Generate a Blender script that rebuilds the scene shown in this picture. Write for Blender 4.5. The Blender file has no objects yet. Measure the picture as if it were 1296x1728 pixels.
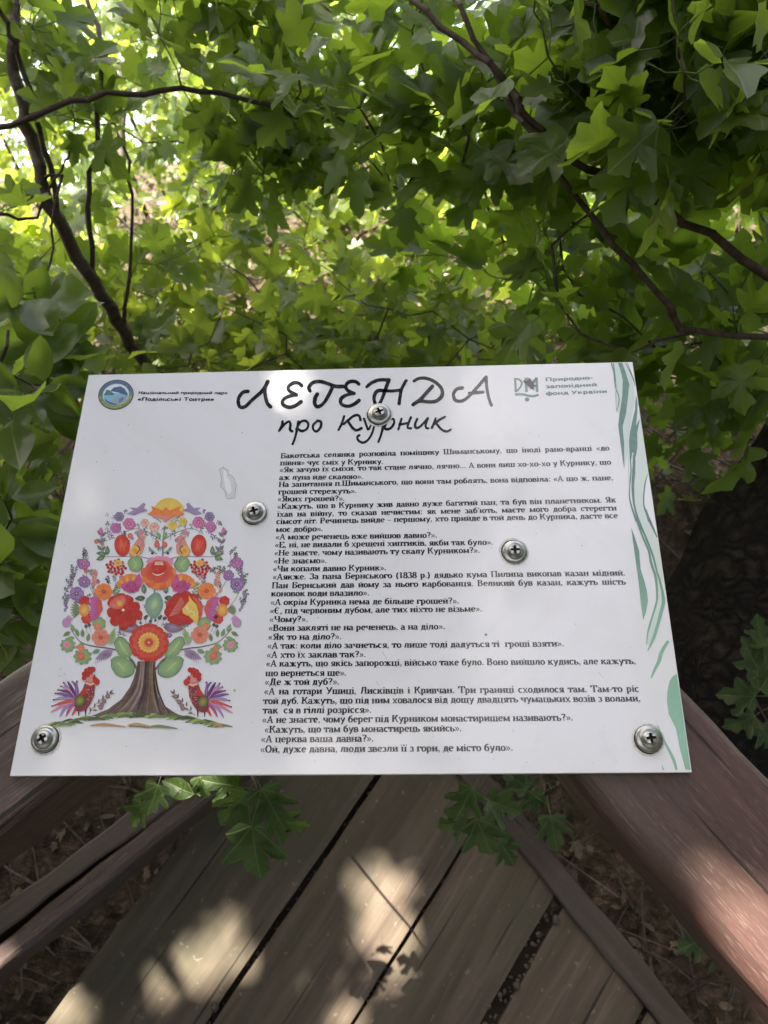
import bpy, bmesh, math, random
import numpy as np
from mathutils import Vector, Matrix, Euler
random.seed(7); rng = np.random.default_rng(11)
PI = math.pi
scn = bpy.context.scene
col = scn.collection

# ------------------------------------------------------------------ camera
F_PX = 1300.0; CX, CY = 648.0, 864.0
CAM_ROT = Euler((0.41672864, 0.04860399, 0.00377337), 'XYZ')
CAM_LOC = Vector((0.04816582, -0.1920771, 1.19621012))
cam_d = bpy.data.cameras.new('camera'); cam = bpy.data.objects.new('camera', cam_d); col.objects.link(cam)
cam.location = CAM_LOC; cam.rotation_euler = CAM_ROT
cam_d.sensor_fit = 'VERTICAL'; cam_d.sensor_height = 7.3; cam_d.lens = 7.3 * F_PX / 1728.0
cam_d.clip_start = 0.02; cam_d.clip_end = 4000
cam_d.dof.use_dof = True; cam_d.dof.focus_distance = 0.53; cam_d.dof.aperture_fstop = 2.8
scn.camera = cam
RM = CAM_ROT.to_matrix(); RMT = RM.transposed()

# ------------------------------------------------------------------ world, sun, exposure
SUN_AZ = math.radians(-42)      # measured from +Y towards -X when negative
SUN_EL = math.radians(57)
TO_SUN = Vector((math.sin(SUN_AZ) * math.cos(SUN_EL), math.cos(SUN_AZ) * math.cos(SUN_EL), math.sin(SUN_EL)))
w = bpy.data.worlds.new('World'); scn.world = w; w.use_nodes = True
nt = w.node_tree; bg = nt.nodes['Background']
sky = nt.nodes.new('ShaderNodeTexSky'); sky.sky_type = 'NISHITA'; sky.sun_disc = False
sky.sun_elevation = SUN_EL; sky.sun_rotation = SUN_AZ; sky.air_density = 1.0; sky.dust_density = 6.0; sky.ozone_density = 0.2
nt.links.new(sky.outputs[0], bg.inputs[0]); bg.inputs[1].default_value = 0.09
sun_d = bpy.data.lights.new('sun', 'SUN'); sun = bpy.data.objects.new('sun', sun_d); col.objects.link(sun)
sun_d.energy = 5.0; sun_d.angle = math.radians(0.53); sun_d.color = (1.0, 0.93, 0.82)
sun.rotation_euler = TO_SUN.to_track_quat('Z', 'Y').to_euler(); sun.location = (0, 0, 12)
scn.view_settings.view_transform = 'Standard'; scn.view_settings.look = 'None'
scn.view_settings.gamma = 1.0; scn.view_settings.use_curve_mapping = False
scn.view_settings.exposure = 2.5
scn.cycles.max_bounces = 8; scn.cycles.transparent_max_bounces = 8
scn.cycles.diffuse_bounces = 4; scn.cycles.transmission_bounces = 6
scn.cycles.sample_clamp_indirect = 6.0

# ------------------------------------------------------------------ pixel <-> world helpers
def ray(px, py):
    return (RM @ Vector(((px - CX) / F_PX, -(py - CY) / F_PX, -1.0)))
def at(px, py, z):
    d = ray(px, py); return CAM_LOC + d * ((z - CAM_LOC.z) / d.z)
def atd(px, py, dist):
    return CAM_LOC + ray(px, py).normalized() * dist
def proj(p):
    q = RMT @ (Vector(p) - CAM_LOC)
    if q.z > -0.02: return None
    return (CX - F_PX * q.x / q.z, CY + F_PX * q.y / q.z, q.length)
RMn = np.array(RM); CLn = np.array(CAM_LOC)
def projn(P):
    q = (P - CLn) @ RMn
    z = np.minimum(q[:, 2], -1e-3)
    return CX - F_PX * q[:, 0] / z, CY + F_PX * q[:, 1] / z, np.linalg.norm(q, axis=1), q[:, 2] < -0.02

def tag(o, label=None, cat=None, group=None, kind=None):
    if label: o['label'] = label
    if cat: o['category'] = cat
    if group: o['group'] = group
    if kind: o['kind'] = kind
    return o
def empty(name, loc=(0, 0, 0), rz=0):
    o = bpy.data.objects.new(name, None); o.location = loc; o.rotation_euler = (0, 0, rz); o.empty_display_size = 0.05
    col.objects.link(o); return o
def mesh_obj(name, V, Fc, mats=(), parent=None, smooth=False, mi=None, colors=None, pcolors=None, attrs=None):
    me = bpy.data.meshes.new(name); me.from_pydata([tuple(v) for v in V] if not isinstance(V, np.ndarray) else V.tolist(), [], Fc if not isinstance(Fc, np.ndarray) else Fc.tolist())
    if not isinstance(mats, (list, tuple)): mats = (mats,)
    for m in mats: me.materials.append(m)
    if mi is not None: me.polygons.foreach_set('material_index', mi)
    if smooth: me.polygons.foreach_set('use_smooth', [True] * len(me.polygons))
    if pcolors is not None:
        a = me.color_attributes.new('Col', 'FLOAT_COLOR', 'POINT')
        a.data.foreach_set('color', np.asarray(pcolors, dtype=np.float32).ravel())
    if attrs:
        for k, (typ, arr) in attrs.items():
            a = me.attributes.new(k, typ, 'POINT')
            a.data.foreach_set('value' if typ == 'FLOAT' else 'vector', np.asarray(arr, dtype=np.float32).ravel())
    me.update()
    o = bpy.data.objects.new(name, me); col.objects.link(o)
    if parent is not None: o.parent = parent
    return o

# ------------------------------------------------------------------ material helpers
def mat(name):
    m = bpy.data.materials.new(name); m.use_nodes = True
    n = m.node_tree; n.nodes.clear()
    out = n.nodes.new('ShaderNodeOutputMaterial')
    return m, n, out
class NB:
    def __init__(s, n): s.n = n
    def node(s, t, **kw):
        x = s.n.nodes.new(t)
        for k, v in kw.items(): setattr(x, k, v)
        return x
    def link(s, a, b): s.n.links.new(a, b)
    def val(s, inp, v):
        if hasattr(v, 'links') or isinstance(v, bpy.types.NodeSocket): s.link(v, inp)
        else: inp.default_value = v
    def math(s, op, a, b=None, c=None, clamp=False):
        x = s.node('ShaderNodeMath', operation=op, use_clamp=clamp); s.val(x.inputs[0], a)
        if b is not None: s.val(x.inputs[1], b)
        if c is not None: s.val(x.inputs[2], c)
        return x.outputs[0]
    def noise(s, vec, scale, detail=4, rough=0.55, dist=0.0):
        x = s.node('ShaderNodeTexNoise'); x.inputs['Scale'].default_value = scale; x.inputs['Detail'].default_value = detail
        x.inputs['Roughness'].default_value = rough; x.inputs['Distortion'].default_value = dist
        if vec is not None: s.link(vec, x.inputs['Vector'])
        return x.outputs[0]
    def mapping(s, vec, scale=(1, 1, 1), loc=(0, 0, 0)):
        x = s.node('ShaderNodeMapping'); x.inputs['Scale'].default_value = scale
        s.val(x.inputs['Location'], loc); s.link(vec, x.inputs['Vector']); return x.outputs[0]
    def ramp(s, fac, stops):
        x = s.node('ShaderNodeValToRGB'); e = x.color_ramp.elements
        while len(e) < len(stops): e.new(0.5)
        for i, (p, c) in enumerate(stops):
            e[i].position = p; e[i].color = (*c, 1) if len(c) == 3 else c
        s.link(fac, x.inputs[0]); return x.outputs[0]
    def mix(s, fac, a, b, mode='MIX'):
        x = s.node('ShaderNodeMix', data_type='RGBA', blend_type=mode)
        s.val(x.inputs[0], fac)
        for i, v in ((6, a), (7, b)):
            if isinstance(v, tuple): v = (*v, 1) if len(v) == 3 else v
            s.val(x.inputs[i], v)
        return x.outputs[2]
    def mapr(s, v, a, b, c=0.0, d=1.0):
        x = s.node('ShaderNodeMapRange'); s.link(v, x.inputs[0])
        for i, q in zip((1, 2, 3, 4), (a, b, c, d)): x.inputs[i].default_value = q
        return x.outputs[0]
    def bump(s, h, strength=0.3, dist=0.002):
        x = s.node('ShaderNodeBump'); x.inputs['Strength'].default_value = strength; x.inputs['Distance'].default_value = dist
        s.link(h, x.inputs['Height']); return x.outputs[0]
    def bsdf(s, base, rough, normal=None, spec=0.5, metal=0.0, coat=0.0, coat_rough=0.1):
        x = s.node('ShaderNodeBsdfPrincipled')
        if isinstance(base, tuple): base = (*base, 1)
        s.val(x.inputs['Base Color'], base); s.val(x.inputs['Roughness'], rough)
        x.inputs['Specular IOR Level'].default_value = spec; x.inputs['Metallic'].default_value = metal
        x.inputs['Coat Weight'].default_value = coat; x.inputs['Coat Roughness'].default_value = coat_rough
        if normal is not None: s.link(normal, x.inputs['Normal'])
        return x
def objcoord(b, rnd=True):
    tc = b.node('ShaderNodeTexCoord').outputs['Object']
    if not rnd: return tc
    oi = b.node('ShaderNodeObjectInfo').outputs['Random']
    cm = b.node('ShaderNodeCombineXYZ'); s_ = b.math('MULTIPLY', oi, 37.0)
    for i in range(3): b.link(s_, cm.inputs[i])
    v = b.node('ShaderNodeVectorMath', operation='ADD'); b.link(tc, v.inputs[0]); b.link(cm.outputs[0], v.inputs[1])
    return v.outputs[0]

# painted / worn handrail wood (grain along local X)
def wood_painted(name, dark, mid, worn, worn_amt=0.55):
    m, n, out = mat(name); b = NB(n); oc = objcoord(b)
    wv = b.node('ShaderNodeTexNoise'); wv.inputs['Scale'].default_value = 7; b.link(oc, wv.inputs['Vector'])
    mx = b.node('ShaderNodeVectorMath', operation='MULTIPLY_ADD'); b.link(wv.outputs['Color'], mx.inputs[0]); mx.inputs[1].default_value = (0.0, 0.005, 0.005); b.link(oc, mx.inputs[2]); o2 = mx.outputs[0]
    g1 = b.noise(b.mapping(o2, (7, 110, 110)), 1.0, 6, 0.62)
    g2 = b.noise(b.mapping(o2, (28, 700, 700)), 1.0, 4, 0.65)
    g3 = b.noise(b.mapping(o2, (110, 1300, 1300)), 1.0, 2, 0.6)
    bl = b.noise(b.mapping(oc, (12, 30, 30)), 1.0, 5, 0.65)
    base = b.ramp(g1, [(0.25, dark), (0.72, mid)])
    k = b.math('MULTIPLY', b.mapr(g2, worn_amt, worn_amt + 0.14), b.mapr(bl, 0.38, 0.62, 0.1, 0.85))
    c = b.mix(k, base, worn)
    k3 = b.math('MULTIPLY', b.mapr(g3, 0.58, 0.72, 0, 0.5), b.mapr(bl, 0.42, 0.6, 0.15, 1.0))
    c = b.mix(k3, c, worn)
    cr = b.noise(b.mapping(o2, (3.0, 160, 160), (3.3, 1.7, 0)), 1.0, 2, 0.5)
    crk = b.mapr(cr, 0.66, 0.70)
    c = b.mix(b.math('MULTIPLY', crk, 0.85), c, (0.008, 0.006, 0.005))
    gr = b.noise(b.mapping(oc, (2, 6, 6)), 1.0, 3)
    c = b.mix(b.mapr(gr, 0.5, 0.75, 0, 0.3), c, (0.045, 0.05, 0.028))
    h = b.math('SUBTRACT', b.math('ADD', b.math('MULTIPLY', g2, 0.5), b.math('MULTIPLY', g1, 0.8)), b.math('MULTIPLY', crk, 1.2))
    p = b.bsdf(c, b.mapr(g2, 0.3, 0.7, 0.36, 0.62), b.bump(h, 0.55, 0.0016), spec=0.45)
    b.link(p.outputs[0], out.inputs[0]); return m
M_RAIL = wood_painted('worn_red_brown_wood', (0.038, 0.018, 0.015), (0.090, 0.044, 0.036), (0.27, 0.19, 0.15), 0.60)
M_RAIL_GREY = wood_painted('old_grey_brown_wood', (0.032, 0.019, 0.015), (0.085, 0.052, 0.042), (0.26, 0.21, 0.17), 0.56)
M_BEAM = wood_painted('dark_brown_beam', (0.032, 0.021, 0.015), (0.072, 0.048, 0.036), (0.16, 0.12, 0.085), 0.62)

def deck_wood():
    m, n, out = mat('weathered_deck_wood'); b = NB(n); oc = objcoord(b)
    g1 = b.noise(b.mapping(oc, (3.0, 42, 42)), 1.0, 6, 0.62, 0.6)
    g2 = b.noise(b.mapping(oc, (14, 300, 300)), 1.0, 3, 0.6)
    bl = b.noise(b.mapping(oc, (5, 9, 9)), 1.0, 4, 0.6)
    c = b.ramp(g1, [(0.28, (0.062, 0.045, 0.031)), (0.50, (0.105, 0.079, 0.057)), (0.75, (0.17, 0.132, 0.098))])
    c = b.mix(b.mapr(g2, 0.35, 0.75, 0, 0.3), c, (0.045, 0.033, 0.024))
    c = b.mix(b.mapr(bl, 0.42, 0.68, 0, 0.55), c, (0.058, 0.058, 0.032))
    sp = b.noise(oc, 90, 2, 0.5)
    c = b.mix(b.mapr(sp, 0.68, 0.72, 0, 0.5), c, (0.2, 0.17, 0.13))
    st = b.noise(oc, 11, 3, 0.6, 1.0)
    c = b.mix(b.mapr(st, 0.62, 0.70, 0, 0.4), c, (0.05, 0.04, 0.03))
    ck = b.noise(b.mapping(oc, (2.2, 130, 130), (5.1, 2.2, 0)), 1.0, 2, 0.5); ckm = b.mapr(ck, 0.67, 0.71)
    c = b.mix(b.math('MULTIPLY', ckm, 0.8), c, (0.012, 0.009, 0.007))
    h = b.math('SUBTRACT', b.math('ADD', b.math('MULTIPLY', g2, 0.4), g1), ckm)
    p = b.bsdf(c, 0.75, b.bump(h, 0.35, 0.0018), spec=0.3)
    b.link(p.outputs[0], out.inputs[0]); return m
M_DECK = deck_wood()

def sheet_mat(name, attr):
    m, n, out = mat(name); b = NB(n)
    geo = b.node('ShaderNodeTexCoord').outputs['Object']
    if attr:
        c = b.node('ShaderNodeVertexColor', layer_name='Col').outputs[0]
        wv = b.noise(geo, 260, 3, 0.6)
        c = b.mix(b.mapr(wv, 0.45, 0.75, 0.0, 0.07), c, (0.66, 0.65, 0.64))
    else:
        d1 = b.noise(geo, 9, 5, 0.6, 0.6); d2 = b.noise(geo, 48, 4, 0.6)
        c = b.mix(b.mapr(d1, 0.45, 0.75, 0, 0.30), (0.715, 0.705, 0.725), (0.62, 0.61, 0.61))
        c = b.mix(b.mapr(d2, 0.66, 0.78, 0, 0.25), c, (0.52, 0.52, 0.47))
        d4 = b.noise(geo, 4, 6, 0.65, 2.5)
        c = b.mix(b.mapr(d4, 0.50, 0.62, 0, 0.22), c, (0.585, 0.55, 0.54))
        d3 = b.noise(geo, 420, 2, 0.5)
        c = b.mix(b.mapr(d3, 0.755, 0.78, 0, 0.7), c, (0.25, 0.24, 0.20))
    wob = b.noise(geo, 14, 2, 0.5)
    fine = b.noise(geo, 900, 2, 0.5)
    h = b.math('ADD', b.math('MULTIPLY', wob, 1.0), b.math('MULTIPLY', fine, 0.02))
    rr = b.noise(geo, 20, 4, 0.6)
    p = b.bsdf(c, b.mapr(rr, 0.3, 0.7, 0.07, 0.16), b.bump(h, 0.10, 0.004), spec=0.6)
    b.link(p.outputs[0], out.inputs[0]); return m
M_SHEET = sheet_mat('white_laminated_sheet', False)
M_PRINT = sheet_mat('printed_ink', True)

def simple(name, base, rough=0.6, spec=0.4, metal=0.0, nscale=60, var=0.35, bump=0.2, bdist=0.001, second=None):
    m, n, out = mat(name); b = NB(n); oc = objcoord(b)
    ns = b.noise(oc, nscale, 5, 0.6)
    sec = second or tuple(x * (1 - var) for x in base)
    c = b.mix(b.mapr(ns, 0.35, 0.68), base, sec)
    p = b.bsdf(c, b.mapr(ns, 0.3, 0.7, rough * 0.8, min(1, rough * 1.2)), b.bump(ns, bump, bdist), spec=spec, metal=metal)
    b.link(p.outputs[0], out.inputs[0]); return m
M_STEEL = simple('zinc_steel', (0.46, 0.45, 0.42), 0.34, 0.5, 0.9, 300, 0.4, 0.15, 0.0004)
M_RECESS = simple('dark_recess', (0.03, 0.028, 0.025), 0.7, 0.3, 0, 200, 0.4)
M_GRIME = simple('grey_green_grime', (0.30, 0.30, 0.235), 0.8, 0.2, 0, 500, 0.6)
M_GRIMED = simple('dark_grime', (0.06, 0.058, 0.045), 0.85, 0.2, 0, 500, 0.5)
M_EDGE = simple('white_board_edge', (0.74, 0.73, 0.69), 0.4, 0.4, 0, 60, 0.12)
M_CORE = simple('torn_paper_core', (0.70, 0.70, 0.69), 0.9, 0.2, 0, 300, 0.2)
M_SOIL = simple('dark_soil', (0.045, 0.034, 0.024), 0.95, 0.1, 0, 14, 0.5, 0.6, 0.01)
M_STONE = simple('pale_gravel', (0.10, 0.085, 0.065), 0.85, 0.3, 0, 80, 0.4)
M_STEM = simple('young_brown_bark', (0.085, 0.055, 0.040), 0.7, 0.3, 0, 120, 0.5, 0.4, 0.001)
M_STEMG = simple('pale_grey_bark', (0.17, 0.145, 0.12), 0.75, 0.3, 0, 120, 0.5, 0.4, 0.001)
M_TWIG = simple('dry_twig', (0.12, 0.095, 0.075), 0.85, 0.2, 0, 120, 0.5)

def bark():
    m, n, out = mat('furrowed_dark_bark'); b = NB(n); oc = objcoord(b, False)
    v = b.node('ShaderNodeTexVoronoi', feature='DISTANCE_TO_EDGE'); v.inputs['Scale'].default_value = 1.0
    wn = b.node('ShaderNodeTexNoise'); wn.inputs['Scale'].default_value = 14; wn.inputs['Detail'].default_value = 6; b.link(oc, wn.inputs['Vector'])
    mx = b.node('ShaderNodeVectorMath', operation='MULTIPLY_ADD'); b.link(wn.outputs['Color'], mx.inputs[0]); mx.inputs[1].default_value = (0.11, 0.11, 0.11); b.link(oc, mx.inputs[2])
    b.link(b.mapping(mx.outputs[0], (40, 40, 13)), v.inputs['Vector'])
    e = b.math('MULTIPLY', b.mapr(v.outputs['Distance'], 0.0, 0.5), b.mapr(b.noise(oc, 24, 4, 0.6), 0.3, 0.65, 0.15, 1.0))
    ns = b.noise(oc, 70, 5, 0.6)
    c = b.ramp(b.math('MULTIPLY', e, b.mapr(ns, 0.2, 0.8, 0.6, 1.1)), [(0.0, (0.012, 0.009, 0.007)), (0.5, (0.045, 0.036, 0.028)), (1.0, (0.085, 0.07, 0.055))])
    p = b.bsdf(c, 0.9, b.bump(b.math('ADD', e, b.math('MULTIPLY', ns, 0.4)), 1.0, 0.012), spec=0.2)
    b.link(p.outputs[0], out.inputs[0]); return m
M_BARK = bark()

def leaf_mat(name, dark, light, trans, rough=0.42, tf=0.45):
    m, n, out = mat(name); b = NB(n)
    at_ = b.node('ShaderNodeAttribute', attribute_name='tint').outputs['Fac']
    oi = b.node('ShaderNodeObjectInfo').outputs['Random']
    t = b.math('FRACT', b.math('ADD', at_, oi))
    uv = b.node('ShaderNodeAttribute', attribute_name='leafuv').outputs['Vector']
    sx = b.node('ShaderNodeSeparateXYZ'); b.link(uv, sx.inputs[0])
    ax = b.math('ABSOLUTE', sx.outputs[0]); y = sx.outputs[1]
    d0 = ax
    def rayd(deg, y0=0.0):
        a = math.radians(deg); dx, dy = math.sin(a), math.cos(a)
        yy = b.math('SUBTRACT', y, y0)
        return b.math('ABSOLUTE', b.math('SUBTRACT', b.math('MULTIPLY', ax, dy), b.math('MULTIPLY', yy, dx)))
    dm = b.math('MINIMUM', d0, b.math('MINIMUM', rayd(45), rayd(82)))
    dm2 = b.math('MINIMUM', b.math('MINIMUM', rayd(50, 0.35), rayd(50, 0.55)), rayd(52, 0.72))
    vein = b.math('MAXIMUM', b.mapr(dm, 0.004, 0.016, 1, 0), b.mapr(dm2, 0.002, 0.010, 0.5, 0))
    pos = b.node('ShaderNodeNewGeometry').outputs['Position']
    ns = b.noise(pos, 55, 3, 0.6)
    c = b.mix(t, dark, light)
    c = b.mix(b.mapr(ns, 0.4, 0.75, 0, 0.35), c, tuple(x * 0.7 for x in dark))
    sp = b.noise(pos, 240, 2, 0.5)
    c = b.mix(b.mapr(sp, 0.70, 0.73, 0, 0.75), c, (0.17, 0.11, 0.04))
    cv = b.mix(b.math('MULTIPLY', vein, 0.75), c, (0.19, 0.25, 0.09))
    bf = b.node('ShaderNodeNewGeometry').outputs['Backfacing']
    cv = b.mix(b.math('MULTIPLY', bf, 0.45), cv, (0.15, 0.19, 0.11))
    p = b.bsdf(cv, b.mapr(ns, 0.3, 0.7, rough - 0.06, rough + 0.10), b.bump(b.math('ADD', b.math('MULTIPLY', vein, -0.6), ns), 0.25, 0.002), spec=0.5)
    tr = b.node('ShaderNodeBsdfTranslucent')
    tc = b.mix(t, trans, tuple(x * 1.25 for x in trans))
    tc = b.mix(b.math('MULTIPLY', vein, 0.35), tc, tuple(x * 0.5 for x in trans))
    b.link(tc, tr.inputs[0])
    ms = b.node('ShaderNodeMixShader'); ms.inputs[0].default_value = tf
    b.link(p.outputs[0], ms.inputs[1]); b.link(tr.outputs[0], ms.inputs[2])
    b.link(ms.outputs[0], out.inputs[0]); return m
M_LEAF = leaf_mat('maple_leaf_green', (0.055, 0.088, 0.018), (0.085, 0.12, 0.024), (0.28, 0.40, 0.03), 0.34, 0.55)
M_LEAF2 = leaf_mat('dark_leaf_green', (0.050, 0.082, 0.022), (0.075, 0.11, 0.03), (0.25, 0.35, 0.035), 0.34, 0.5)
M_LEAF3 = leaf_mat('light_leaf_green', (0.08, 0.115, 0.022), (0.12, 0.16, 0.035), (0.38, 0.47, 0.05), 0.30, 0.55)
M_CROWN = leaf_mat('crown_leaf_green', (0.045, 0.062, 0.026), (0.07, 0.09, 0.035), (0.16, 0.20, 0.05), 0.45, 0.3)
M_LEAF4 = leaf_mat('shaded_green_leaf', (0.028, 0.055, 0.012), (0.045, 0.078, 0.016), (0.12, 0.20, 0.02), 0.5, 0.38)  # darkened maple leaf copy, the shade around the low shoots put into its colour
M_LITTER = leaf_mat('dead_leaf_brown', (0.055, 0.037, 0.024), (0.20, 0.14, 0.10), (0.10, 0.06, 0.03), 0.7, 0.12)

# ------------------------------------------------------------------ wood geometry
def beam(name, p0, p1, width, depth, m, parent=None, bevel=0.006, nl=40, wob=0.0012, w1=None):
    """p0,p1: centre line of the top face; local X along the grain"""
    p0, p1 = Vector(p0), Vector(p1); L = (p1 - p0).length; w1 = w1 or width
    prof = []
    def add_corner(cx, cz, a0):
        for k in range(4):
            a = a0 + k / 3 * PI / 2
            prof.append((cx, cz, math.cos(a), math.sin(a)))
    sgn = [(1, 1, 0), (-1, 1, PI / 2), (-1, -1, PI), (1, -1, 1.5 * PI)]
    V = []; Fc = []; npf = 16
    ph = [random.uniform(0, 9) for _ in range(6)]
    for i in range(nl + 1):
        t = i / nl; x = t * L; ww = (width * (1 - t) + w1 * t) / 2
        o1 = wob * math.sin(x * 31 + ph[0]) + wob * 0.6 * math.sin(x * 83 + ph[1]); o2 = wob * math.sin(x * 27 + ph[2]) + wob * .6 * math.sin(x * 71 + ph[3])
        for (sx, sz, a0) in sgn:
            cxx = sx * (ww - bevel) + (o1 if sx > 0 else o2); cz = -depth / 2 + sz * (depth / 2 - bevel)
            for k in range(4):
                a = a0 + k / 3 * PI / 2
                V.append((x, cxx + bevel * math.cos(a), cz + bevel * math.sin(a)))
    for i in range(nl):
        for k in range(npf):
            a = i * npf + k; c = i * npf + (k + 1) % npf
            Fc.append((a, c, c + npf, a + npf))
    Fc.append(tuple(range(npf))[::-1]); Fc.append(tuple(nl * npf + k for k in range(npf)))
    o = mesh_obj(name, V, Fc, m, parent)
    me = o.data
    for i_, p in enumerate(me.polygons): p.use_smooth = len(p.vertices) == 4 and (i_ % npf) % 4 != 3
    xd = (p1 - p0).normalized(); zd = Vector((0, 0, 1)); yd = zd.cross(xd).normalized(); zd = xd.cross(yd)
    M = Matrix((xd, yd, zd)).transposed().to_4x4(); M.translation = p0
    o.matrix_world = M
    return o

ZB = 0.70
# deck ------------------------------------------------------------
deck = empty('deck', (0, -0.5, 0)); tag(deck, kind='structure'); bpy.context.view_layer.update()
def line_px(a, b_, z): return at(*a, z), at(*b_, z)
edges = [line_px((405, 1340), (30, 1728), 0), line_px((635, 1315), (350, 1728), 0), line_px((770, 1445), (597, 1728), 0), line_px((935, 1545), (820, 1728), 0)]
DD = Vector((math.cos(math.radians(54.5)), math.sin(math.radians(54.5)), 0)); DN = Vector((DD.y, -DD.x, 0))
offs = [((a + b_) / 2).dot(DN) for a, b_ in edges]
# beam at the deck's right edge (world line)
BRa, BRb = at(790, 1322, 0.0), at(1104, 1728, 0.0)
BRd = (BRb - BRa).normalized()
def plank(i0, i1, gapL, gapR, z=0.0, dirL=None, dirR=None):
    """board between two edge lines given as offsets along DN, cut by the beam on the right"""
    o0, o1 = i0 + gapL, i1 - gapR
    # grid in local coordinates: x along DD (grain), y along -DN
    x0 = -1.9
    V = []; Fc = []; nx, ny = 70, 8; th = 0.028; ph = random.uniform(0, 9)
    def endx(off):
        # intersection of the plank line at this offset with the beam line (shifted 6 mm)
        P = BRa - Vector((BRd.y, -BRd.x, 0)) * 0.0035
        # solve P + s*BRd = off*DN + t*DD
        q = P - DN * off
        A = np.array([[DD.x, -BRd.x], [DD.y, -BRd.y]]); t, s = np.linalg.solve(A, np.array([q.x, q.y])); return t
    W = o1 - o0
    for i in range(nx + 1):
        for j in range(ny + 1):
            v = j / ny; off = o0 + W * v; xe = min(endx(off), 0.55)
            if xe < x0: xe = x0 + 0.01
            x = x0 + (xe - x0) * (i / nx) ** 0.7
            e = 0.0005 * math.sin(x * 23 + ph) + 0.0003 * math.sin(x * 71 + ph * 2)
            edge = 1 if j in (0, ny) else 0
            zz = z - 0.0022 * edge + 0.0012 * math.sin(x * 14 + v * 3 + ph) - 0.002 * (2 * v - 1) ** 2
            V.append(DD * x + DN * (off + (e if j == 0 else (-e if j == ny else 0))) + Vector((0, 0, zz)))
    n0 = len(V)
    for i in range(nx):
        for j in range(ny):
            a = i * (ny + 1) + j; Fc.append((a, a + ny + 1, a + ny + 2, a + 1))
    # skirt
    ring = [i * (ny + 1) for i in range(nx + 1)] + [nx * (ny + 1) + j for j in range(1, ny + 1)] + [i * (ny + 1) + ny for i in range(nx - 1, -1, -1)] + [j for j in range(ny - 1, 0, -1)]
    base = len(V)
    for r_ in ring: V.append(V[r_] - Vector((0, 0, th)))
    m_ = len(ring)
    for k in range(m_): Fc.append((ring[k], base + k, base + (k + 1) % m_, ring[(k + 1) % m_])[::-1])
    # to local frame with X along grain
    M = Matrix((DD, -DN, Vector((0, 0, 1)))).transposed().to_4x4(); M.translation = DN * o0
    Mi = M.inverted(); V = [Mi @ v for v in V]
    o = mesh_obj('plank', V, Fc, M_DECK, None); o.matrix_world = M
    o.parent = deck; o.matrix_parent_inverse = deck.matrix_world.inverted()
    for p in o.data.polygons: p.use_smooth = False
    return o
plank(offs[0], offs[1], 0.0, 0.0045)
plank(offs[1], offs[2], 0.0045, 0.0025, 0.001)
plank(offs[2], offs[3], 0.0025, 0.009, -0.002)
plank(offs[3], offs[3] + 0.155, 0.010, 0.003, -0.001)
plank(offs[3] + 0.155, offs[3] + 0.31, 0.004, 0.004, 0.0)
plank(offs[3] + 0.31, offs[3] + 0.465, 0.004, 0.004, 0.001)

def ext(a, b_, t0, t1):
    d = b_ - a; return a + d * t0, a + d * t1
def two_edge_beam(name, La, Lb, Ra, Rb, z, depth, m, t0=-0.6, t1=3, **kw):
    a, b_ = line_px(La, Lb, z); c, d = line_px(Ra, Rb, z)
    p0, p1 = (a + c) / 2, (b_ + d) / 2; dr = (p1 - p0).normalized()
    nrm = Vector((-dr.y, dr.x, 0)); w_ = (abs((a - c).dot(nrm)) + abs((b_ - d).dot(nrm))) / 2
    q0, q1 = ext(p0, p1, t0, t1)
    return beam(name, q0, q1, w_, depth, m, **kw), w_
# bottom rail along the right edge of the deck
o, w_ = two_edge_beam('bottom_rail', (792, 1322), (1104, 1728), (832, 1322), (1182, 1728), 0.012, 0.05, M_BEAM, t0=-0.45, t1=3.2, bevel=0.004)
tag(o, 'narrow dark brown rail running along the right edge of the deck boards', 'rail', 'wooden rails')
# pair of lower beams on the left
o, w_ = two_edge_beam('lower_beam', (262, 1345), (0, 1522), (300, 1345), (0, 1583), 0.10, 0.06, M_BEAM, t0=-0.35, t1=3, bevel=0.004)
tag(o, 'greenish brown beam of the left lower pair, on the side nearer the handrail', 'beam', 'wooden rails')
o, w_ = two_edge_beam('lower_beam', (302, 1348), (0, 1588), (352, 1348), (0, 1642), 0.097, 0.075, M_RAIL_GREY, t0=-0.35, t1=3, bevel=0.007)
tag(o, 'brown beam of the left lower pair with a worn pale edge, nearest the deck', 'beam', 'wooden rails')
# handrails
HR = 0.0945
rl_d = Vector((math.cos(math.radians(-51.7)), math.sin(math.radians(-51.7)), 0)); rl_n = Vector((-rl_d.y, rl_d.x, 0))
ctrR = (at(975, 1310, .694) + at(1150, 1155, .694)) / 2
ztop = ZB - 0.0045
o = beam('handrail', Vector((ctrR.x, ctrR.y, ztop)) - rl_d * 0.285, Vector((ctrR.x, ctrR.y, ztop)) + rl_d * 1.6, 0.094, 0.06, M_RAIL, bevel=0.012, nl=90)
tag(o, 'worn reddish brown handrail running from under the board to the lower right', 'handrail', 'wooden rails')
ll_d = Vector((-math.cos(math.radians(38.5)), -math.sin(math.radians(38.5)), 0)); ll_n = Vector((-ll_d.y, ll_d.x, 0))
cL = (at(35, 1127, .694) + at(50, 1357, .694)) / 2
o = beam('handrail', Vector((cL.x, cL.y, ztop)) - ll_d * 0.235, Vector((cL.x, cL.y, ztop)) + ll_d * 1.6, 0.085, 0.075, M_RAIL_GREY, bevel=0.010, nl=90)
tag(o, 'weathered dark brown handrail running from under the board to the left edge', 'handrail', 'wooden rails')

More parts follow.
